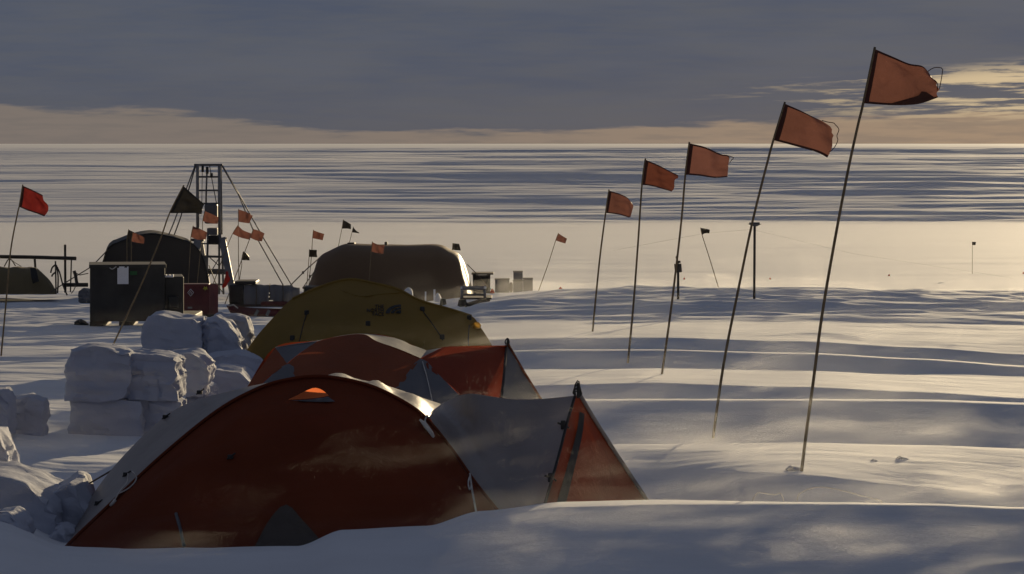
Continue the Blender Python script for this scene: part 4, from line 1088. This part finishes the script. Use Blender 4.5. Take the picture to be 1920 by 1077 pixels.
# loaded cargo sled between tower and hall
ds = 61.0
sl_ = empty('cargo_sled', P(495, 590, ds), 'low cargo sled with dark runners between the tower and the yellow tent', 'sled')
hullg = loft([[P(424, 573, ds), P(440, 574, ds - 0.05), P(470, 577, ds - 0.05), P(520, 579, ds - 0.05), P(572, 580, ds)],
              [P(430, 584, ds - 0.15), P(442, 589, ds - 0.2), P(470, 592, ds - 0.22), P(520, 593, ds - 0.22), P(572, 593, ds - 0.15)],
              [P(434, 590, ds + 0.9), P(446, 592, ds + 0.9), P(470, 593, ds + 0.9), P(520, 593, ds + 0.9), P(572, 593, ds + 0.9)]], 24, 5)
grid_obj('hull', hullg, M_MAROON, sl_)
box_obj('deck', 428, 572, 571, 576, ds, 1.0, M_DKWOOD, sl_, 0.01)
for x0, x1 in ((478, 484), (500, 505)):
    leg_ = MB().tube([P(x1, 582, ds - 0.28), P(x0, 592, ds - 0.3)], 0.03).build('strut', M_ALU, sl_)
bar('tow_line', [(428, 574, ds - 0.1), (438, 572, ds - 0.2), (446, 578, ds - 0.25)], 0.014, M_CORD, sl_)
bx = empty('equipment_box', P(440, 572, ds), 'black equipment box on the front of the cargo sled', 'box')
box_obj('body', 429, 457, 534, 571, ds + 0.05, 0.8, M_BLACK, bx, 0.05)
box_obj('lid', 440, 480, 527.5, 534, ds + 0.1, 0.8, M_CRATE, bx, 0.02)
gt = []
for j in range(9):
    row = []
    for i in range(29):
        x_ = 457 + 105 * i / 28; a = math.pi * j / 8
        lump_ = 1.4 * math.sin(i * 0.7) + 0.8 * math.sin(i * 1.9 + 1)
        top_ = 533.5 + 0.02 * (x_ - 457) + (4 if x_ > 548 else 0) + lump_ * 0.35
        y_ = 571 + (top_ - 571) * min(1, math.sin(a) * 1.5) ** 0.7
        row.append(P(x_, y_, ds + 0.5 - 0.5 * math.cos(a) + 0.03 * math.sin(i * 1.3 + j)))
    gt.append(row)
tg = grid_obj('tarped_load', wrinkle(gt, 0.05, 9, 4, 103), M_GTARP, None)
tag(tg, 'long grey tarped load lashed on the cargo sled', 'tarp')
for x in (480, 505, 530): tube_obj('lashing_strap', [P(x, 534, ds - 0.02), P(x + 1, 552, ds - 0.07), P(x, 571, ds - 0.03)], 0.012, M_DCORD, tg)
gl = MB()
for x, y, w in ((508, 564, 4.0), (504.5, 557, 1.5), (505, 550, 1.0), (506, 534, 1.8)):
    pbox(gl, x - w, x + w, y - 1.2, y + 1.2, ds - 0.09, 0.02, 0.003)
gl.build('metal_buckle', mat_plain('polished buckle', (0.9, 0.85, 0.7), 0.15, metal=1.0), tg)
box_obj('red_bag', 488, 540, 566, 574, ds - 0.15, 0.25, M_MAROON, None, 0.05)
tag(bpy.data.objects['red_bag.001'], 'dark red duffel bag laid along the sled deck', 'bag')
bl = empty('equipment_box', P(602, 546, 76), 'low dark box half hidden behind the yellow tent', 'box')
box_obj('body', 569, 645, 541, 575, 76, 0.8, M_BLACK, bl, 0.03)
box_obj('lid', 567, 647, 538.5, 542, 75.97, 0.86, M_CRATE, bl, 0.01)

# table, sled and boxes right of the hall
tb = empty('work_table', P(906, 560, 80), 'dark work table with a wide flat top at the right end of the brown hall', 'table')
box_obj('tabletop', 884, 925, 512.5, 515.5, 80, 0.9, M_DKWOOD, tb, 0.01)
dz_ = loft([[P(886, 516, 80.05), P(917, 516, 80.05)], [P(890, 560, 80.1), P(916, 560, 80.1)]], 10, 6)
grid_obj('hanging_cloth', wrinkle(dz_, 0.04, 6, 3, 107), M_BLACK, tb)
bar('leg', [(916, 515, 80.1), (915, 562, 80.1)], 0.05, M_DKWOOD, tb)
bar('leg', [(890, 515, 80.8), (890, 562, 80.8)], 0.05, M_DKWOOD, tb)
dfs = find_d(888, 573, 44, 90)
fs = empty('freight_sled', P(888, 572, dfs), 'small freight sled with a metal rail frame in front of the dark table', 'sled')
box_obj('deck', 862, 922, 558.5, 562, dfs, 0.8, M_DKWOOD, fs, 0.01)
for x in (866, 909):
    bar('post', [(x, 540, dfs), (x, 560, dfs)], 0.022, M_ALU, fs)
bar('rail', [(864, 540.5, dfs), (911, 540.5, dfs)], 0.03, M_ALU, fs)
bar('rail', [(866, 553, dfs), (911, 553, dfs)], 0.016, M_STEEL, fs)
box_obj('rail_cap', 907, 912, 537.5, 542, dfs - 0.03, 0.08, M_PAPER, fs, 0.01)
box_obj('rail_cap', 863.5, 867, 538, 542, dfs - 0.03, 0.08, M_PAPER, fs, 0.01)
bar('runner', [(861, 572, dfs - 0.1), (880, 571, dfs - 0.1), (912, 561, dfs - 0.1)], 0.03, M_DKWOOD, fs)
bar('runner', [(872, 574, dfs + 0.6), (892, 572, dfs + 0.6), (918, 561, dfs + 0.6)], 0.03, M_DKWOOD, fs)
tc_ = MB().tube([P(867, 562, dfs - 0.2), P(867, 574, dfs - 0.2)], 0.055, 8, r2=0.075).build('marker_cone', M_BLACK, None)
tag(tc_, 'dark stubby cone beside the freight sled runner', 'cone')
tc_ = MB().tube([P(831, 560, find_d(831, 572, 44, 90)), P(831, 573, find_d(831, 572, 44, 90))], 0.05, 8, r2=0.075).build('marker_cone', M_BLACK, None)
tag(tc_, 'dark stubby cone on the snow before the brown hall', 'cone')
bxs = [('wide grey foam box on the left of the box pile', 928, 955, 523, 549, 79.0), ('tall narrow grey box standing highest in the box pile', 962, 980.5, 526, 549, 79.0),
       ('grey box topping the tall stack of the pile', 962.5, 980, 509, 525.6, 79.0), ('grey box at the right end of the box pile', 981, 999, 522, 549, 79.1)]
for lab, x0, x1, y0, y1, dd in bxs:
    q = empty('foam_box', P((x0 + x1) / 2, y1, dd), lab, 'box', 'grey boxes piled on the snow mound')
    box_obj('body', x0, x1, y0 + 2.2, y1, dd, 0.4, M_GBOX, q, 0.015)
    box_obj('lid', x0 - 0.6, x1 + 0.6, y0, y0 + 2.0, dd - 0.012, 0.424, M_LID, q, 0.008)
lb = box_obj('bundle', 955, 961.5, 530, 549, 79.2, 0.3, M_LID, None, 0.05); tag(lb, 'thin dark bundle wedged between the grey boxes', 'bundle')

# pale sacks in front of the hall
for lab, pts in (('pale sack beside the roof of the yellow tent', [(754, 556), (757, 546), (766, 539), (773, 545), (775, 560)]), ('small pale sack leaning before the brown hall', [(815, 566), (817, 554), (821, 549), (826, 556), (830, 566)])):
    r_ = resample([P(x, y, 73) for x, y in pts], 14); zb_ = min(q.z for q in r_)
    g_ = [[Vector((q.x, 73 - 0.14 * math.cos(math.pi * j / 6) * 1.0, zb_ + (q.z - zb_) * math.sin(math.pi * j / 6) ** 0.5 if 0 < j < 6 else zb_)) for q in r_] for j in range(7)]
    tag(grid_obj('sack', g_, M_WHITEBAG, None), lab, 'sack', 'pale sacks before the brown hall')
for lab, x, y0, y1, w in (('short white post before the brown hall', 814.5, 543, 558, 0.025), ('stubby white post left of the short post before the hall', 798, 547, 560, 0.02)):
    tag(bar('marker_post', [(x, y0, 74), (x, y1 + 8, 74)], w, M_PAPER, None), lab, 'post')

# left of the case: tarped mound, beam on posts, cord tripod
tm = []
for j in range(13):
    a = math.pi * j / 12; row = []
    for i in range(40):
        x_ = -60 + 166 * i / 39
        e = min(1.0, (1 - i / 39) * 3.2, (i / 39) * 4 + 0.2)
        top_ = 548 - 46 * (1 - (1 - e) ** 2.2) + 1.2 * math.sin(i * 0.8)
        y_ = 552 + (top_ - 552) * min(1, 1.35 * math.sin(a)) ** 0.75
        row.append(P(x_, y_, 76 + 1.2 - 1.2 * math.cos(a)))
    tm.append(row)
tmo = grid_obj('tarped_mound', wrinkle(tm, 0.09, 9, 5, 113, Vector((0, -1, 0.5))), M_TARP, None)
tag(tmo, 'olive brown tarp thrown over a low stack at the left edge', 'tarp')
bt = MB()
for k in range(5): bt.tube([P(58 + 2 * k, 503, 75.9), P(60 + 3 * k, 520 + 2 * k, 75.8), P(63 + 1.5 * k, 532 - k, 75.8)], 0.02)
bt.build('rope_bundle', M_BLACK, tmo)
rk = empty('pole_rack', P(122, 546, 77), 'long horizontal beam carried on thin upright posts at the left edge', 'rack')
bar('beam', [(-120, 480, 77), (60, 482.5, 77), (143, 485, 77)], 0.045, M_DKWOOD, rk, 6)
bar('post', [(122, 459, 77.1), (122.5, 549, 77.1)], 0.032, M_DKWOOD, rk)
bar('post', [(134, 485, 77.2), (132, 548, 77.2)], 0.018, M_DKWOOD, rk)
bar('post', [(65, 484, 77.1), (66.5, 506, 77.1), (67, 552, 77.1)], 0.03, M_DKWOOD, rk)
bar('post', [(-100, 480, 77.1), (-100, 552, 77.1)], 0.03, M_DKWOOD, rk)
bar('lower_beam', [(118, 534.5, 77.3), (165, 534.5, 77.3)], 0.05, M_DKWOOD, rk)
tube_obj('rope', [P(x, y, 76.9) for x, y in ((8, 500), (14, 489), (17, 486), (22, 488), (29, 499))], 0.014, M_DCORD, rk, n=14)
bar('rope', [(19, 486, 76.9), (30, 494, 76.9), (40, 500, 76.9)], 0.008, M_DCORD, rk)
tp = empty('cord_tripod', P(110, 552, 74), 'thin dark tripod of bent rods tied with cord', 'tripod')
for L in ([(104, 490), (104.5, 515), (105, 552)], [(105, 497), (112, 512), (118, 535), (126, 554)], [(104, 497), (98, 502), (95, 512)], [(106, 498), (109, 520), (108, 550)], [(104, 511), (99, 515), (97, 519)]):
    tube_obj('rod', [P(x, y, 74) for x, y in L], 0.02, M_DKWOOD, tp, n=10)
br = MB().tube(resample([P(x, y, 75.5) for x, y in ((139, 508), (142, 518), (144, 530), (147, 537))], 8), 0.04).build('crooked_stake', M_DKWOOD, None)
tag(br, 'short crooked stake with a cord between the rack and the black case', 'stake')
bar('cord', [(141, 512, 75.5), (150, 516, 75.6), (165, 513, 76)], 0.012, M_DCORD, br)
bar('cord', [(144, 532, 75.5), (138, 545, 75.4), (134, 550, 75.3)], 0.012, M_DCORD, br)
blk = snow_block('dark bundle low on the snow beside the black case', 146, 168, 541, 560, 74.0, 0.5, 121, 1.2, [(0, 6), (0.5, 0), (1, 4)], group=None, name='bundle', cat='bundle', bev=0.3)
blk.data.materials.clear(); blk.data.materials.append(M_GTARP)

# ------------------------------------------------------------------ instruments out on the plain
di = 62.0
ant = empty('antenna_mast', P(1414, 571, find_d(1414, 570, 44, 80)), 'tall thin mast with a flat round disc on top and long guy wires', 'mast')
da = ant.location.y
bar('mast', [(1415, 423, da), (1414, 574, da)], 0.018, M_DKWOOD, ant)
MB().tube([P(1414.8, 424.5, da), P(1414.9, 420.0, da)], 0.035, 12, r2=0.10).build('disc', M_STEEL, ant)
bar('disc_rim', [(1405, 419.5, da), (1424.5, 419.5, da)], 0.016, M_STEEL, ant)
bar('guy_wire', [(1415, 430, da), (1320, 438, da + 0), (1150, 470, da + 1)], 0.0008, M_STEEL, ant)
bar('guy_wire', [(1415, 432, da), (1600, 476, da + 2), (1900, 522, da + 5)], 0.0008, M_STEEL, ant)
pk_ = box_obj('plank', 1360, 1400, 569.5, 574, find_d(1380, 572, 44, 80), 0.3, M_DKWOOD, None, 0.01)
tag(pk_, 'dark plank lying on the snow at the foot of the mast', 'plank')
dn = find_d(1271, 563, 44, 80)
ins = empty('instrument_post', P(1271.5, 564, dn), 'thin post carrying a small dark canister with a hooked top', 'instrument')
bar('post', [(1271.5, 508, dn), (1271.5, 568, dn)], 0.018, M_DKWOOD, ins)
MB().tube([P(1270.8, 495, dn), P(1272, 511, dn)], 0.052, 10).build('canister', M_BLACK, ins)
tube_obj('hook', [P(x, y, dn) for x, y in ((1271, 495), (1270, 488), (1268.5, 483), (1269.5, 481))], 0.014, M_BLACK, ins, n=8)
bar('vane', [(1270, 492, dn), (1276, 491, dn)], 0.016, M_BLACK, ins)
cones = [(1051, 553, 72, 'small orange marker by the slanting flag pole at the snow mound'), (923, 546, 77.5, 'round orange marker between the table and the grey boxes'), (1176, 549, 90, 'faint tiny orange marker left of the flag row'),
         (1283, 541, 112, 'tiny orange marker just right of the instrument post'), (1444, 541, 112, 'tiny orange marker right of the tall mast'), (1667, 537, 116, 'small orange marker right of the nearest pole, on the bright plain'), (1919, 532, 118, 'orange marker at the right picture edge')]
for px, py, dd, lab in cones:
    q = P(px, py, dd)
    gz = float(height(q.x, q.y)[0])
    mb = MB()
    s_ = 0.06 if dd < 80 else 0.036
    top_z = max(q.z + s_, gz + 2 * s_)
    mb.tube([Vector((q.x, q.y, gz - 0.05)), Vector((q.x, q.y, top_z - 2 * s_))], 0.012, 5)
    mb.grid([[Vector((q.x + s_ * r_ * math.cos(b) * 1.1, q.y + s_ * r_ * math.sin(b), top_z - 2 * s_ + s_ * h_)) for b in [2 * math.pi * i / 9 for i in range(10)]] for r_, h_ in ((0.2, 0), (0.95, 0.15), (0.75, 1.0), (0.4, 1.6), (0.05, 2.0))])
    tag(mb.build('snow_marker', M_CONE, None), lab, 'marker', 'small orange markers stuck in the snow')
# frosted loops of cord sticking out of the nearest drift
def cord_loop(label, pts, d, r):
    tag(tube_obj('cord_loop', [P(x, y, d) for x, y in pts], r, M_CORD, None, n=40), label, 'cord', 'frosted cord loops in the nearest drift')
cord_loop('small frosted cord loop sticking out of the nearest drift', [(1409, 950), (1411, 938), (1418, 927), (1424, 924), (1438, 926), (1452, 928), (1463, 925), (1468, 934), (1471, 950)], 18.6, 0.0035)
cord_loop('long frosted cord arching over the nearest drift', [(1496, 952), (1495, 938), (1499, 926), (1520, 916), (1538, 914), (1560, 916), (1590, 923), (1620, 931), (1645, 937), (1653, 941), (1655, 955)], 18.7, 0.0035)
# ------------------------------------------------------------------ blowing snow: a shallow slab of drifting air that hugs the ground
def drift_slab(name, label, px0, px1, y0, y1, nx, ny, layers, step, fx, fy, thr, wid, pw=1.0):
    us = (np.linspace(px0, px1, nx) - 960) / F; ys = np.linspace(y0 ** 0.5, y1 ** 0.5, ny) ** 2
    U_, Y__ = np.meshgrid(us, ys); X__ = U_ * Y__
    Zg = height(X__, Y__)
    mb = MB(); mats = []; slot = []
    for k, (h, dens) in enumerate(layers):
        h_ = h * (0.75 + 0.5 * (0.5 + 0.5 * vnoise(X__ * 0.9, Y__ * 0.5, 3 + k)))
        top = Zg + h_; bot = Zg - 0.12 - 0.02 * k
        vs = [Vector((X__[j, i], Y__[j, i], top[j, i])) for j in range(ny) for i in range(nx)] + [Vector((X__[j, i], Y__[j, i], bot[j, i])) for j in range(ny) for i in range(nx)]
        N = nx * ny; fs = []
        for j in range(ny - 1):
            for i in range(nx - 1):
                a = j * nx + i
                fs.append((a, a + 1, a + nx + 1, a + nx)); fs.append((N + a + nx, N + a + nx + 1, N + a + 1, N + a))
        for i in range(nx - 1):
            fs.append((N + i, N + i + 1, i + 1, i)); q_ = (ny - 1) * nx + i; fs.append((q_, q_ + 1, N + q_ + 1, N + q_))
        for j in range(ny - 1):
            a = j * nx; fs.append((a, a + nx, N + a + nx, N + a)); b = a + nx - 1; fs.append((N + b, N + b + nx, b + nx, b))
        mb.add(vs, fs); slot += [k] * len(fs)
        m = bpy.data.materials.new(name + ' layer'); m.use_nodes = True
        t = NT(m.node_tree); t.n.remove(t.n['Principled BSDF'])
        pv = t.new('ShaderNodeVolumePrincipled')
        pv.inputs['Color'].default_value = (0.97, 0.97, 0.98, 1); pv.inputs['Anisotropy'].default_value = 0.68
        g = t.new('ShaderNodeNewGeometry'); sp = t.new('ShaderNodeSeparateXYZ'); t.l.new(g.outputs['Position'], sp.inputs[0])
        x_, y_, z_ = sp.outputs
        vec = t.comb(t.math('ADD', t.math('MULTIPLY', x_, fx), t.math('MULTIPLY', z_, -1.6 * fx)), t.math('MULTIPLY', y_, fy), t.math('MULTIPLY', z_, 2.4))
        n = t.noise(vec, 1.0, 5.0, 0.62, 0.5)
        big = t.noise(t.comb(t.math('MULTIPLY', x_, 0.16 * fx / 0.5), t.math('MULTIPLY', y_, 0.22), 3.3), 1.0, 2.0, 0.5)
        side_ = t.smooth(t.math('DIVIDE', x_, y_), -0.06, 0.015, 0.25, 1.0)
        if y0 < 20: side_ = t.math('MULTIPLY', side_, t.smooth(y_, 17.6, 19.0, 8.0, 1.0))
        tk = thr + 0.035 * k
        wisp = t.math('MULTIPLY', t.smooth(n, tk, tk + wid), t.smooth(big, 0.38, 0.62, 0.15, 1.0))
        if fx == 0.0: pv.inputs['Density'].default_value = dens
        else: t.put(pv.inputs['Density'], t.math('MULTIPLY', wisp, t.math('MULTIPLY', t.math('POWER', t.math('DIVIDE', y0 + 2.0, y_), pw), t.math('MULTIPLY', side_, dens))))
        t.l.new(pv.outputs[0], t.n['Material Output'].inputs['Volume'])
        try: m.cycles.volume_step_rate = step
        except Exception: pass
        mats.append(m)
    o = mesh_obj(name, mb.v, mb.f, mats[0], None)
    for m in mats[1:]: o.data.materials.append(m)
    o.data.polygons.foreach_set('material_index', np.array(slot, dtype=np.int32))
    return tag(o, label, 'blowing snow', None, 'stuff')
drift_slab('blowing_snow', 'thin streaks of snow blowing low over the near drifts', -500, 2500, 15.3, 44.0, 70, 190, ((0.10, 0.10), (0.30, 0.36), (0.62, 0.32)), 0.35, 0.60, 3.2, 0.515, 0.19, 1.75)
drift_slab('blowing_snow', 'haze of blowing snow around the camp in the distance', -500, 2500, 44.0, 112.0, 50, 90, ((0.35, 0.002), (1.6, 0.0007)), 2.0, 0.12, 0.3, 0.36, 0.4)
drift_slab('blowing_snow', 'thin low haze of blown snow over the far plain', -1500, 3400, 112.0, 325.0, 40, 60, ((0.8, 0.0004),), 6.0, 0.0, 0.0, -1.0, 0.2, 0.0)
SC.cycles.volume_max_steps = 256
SC.cycles.volume_bounces = 1
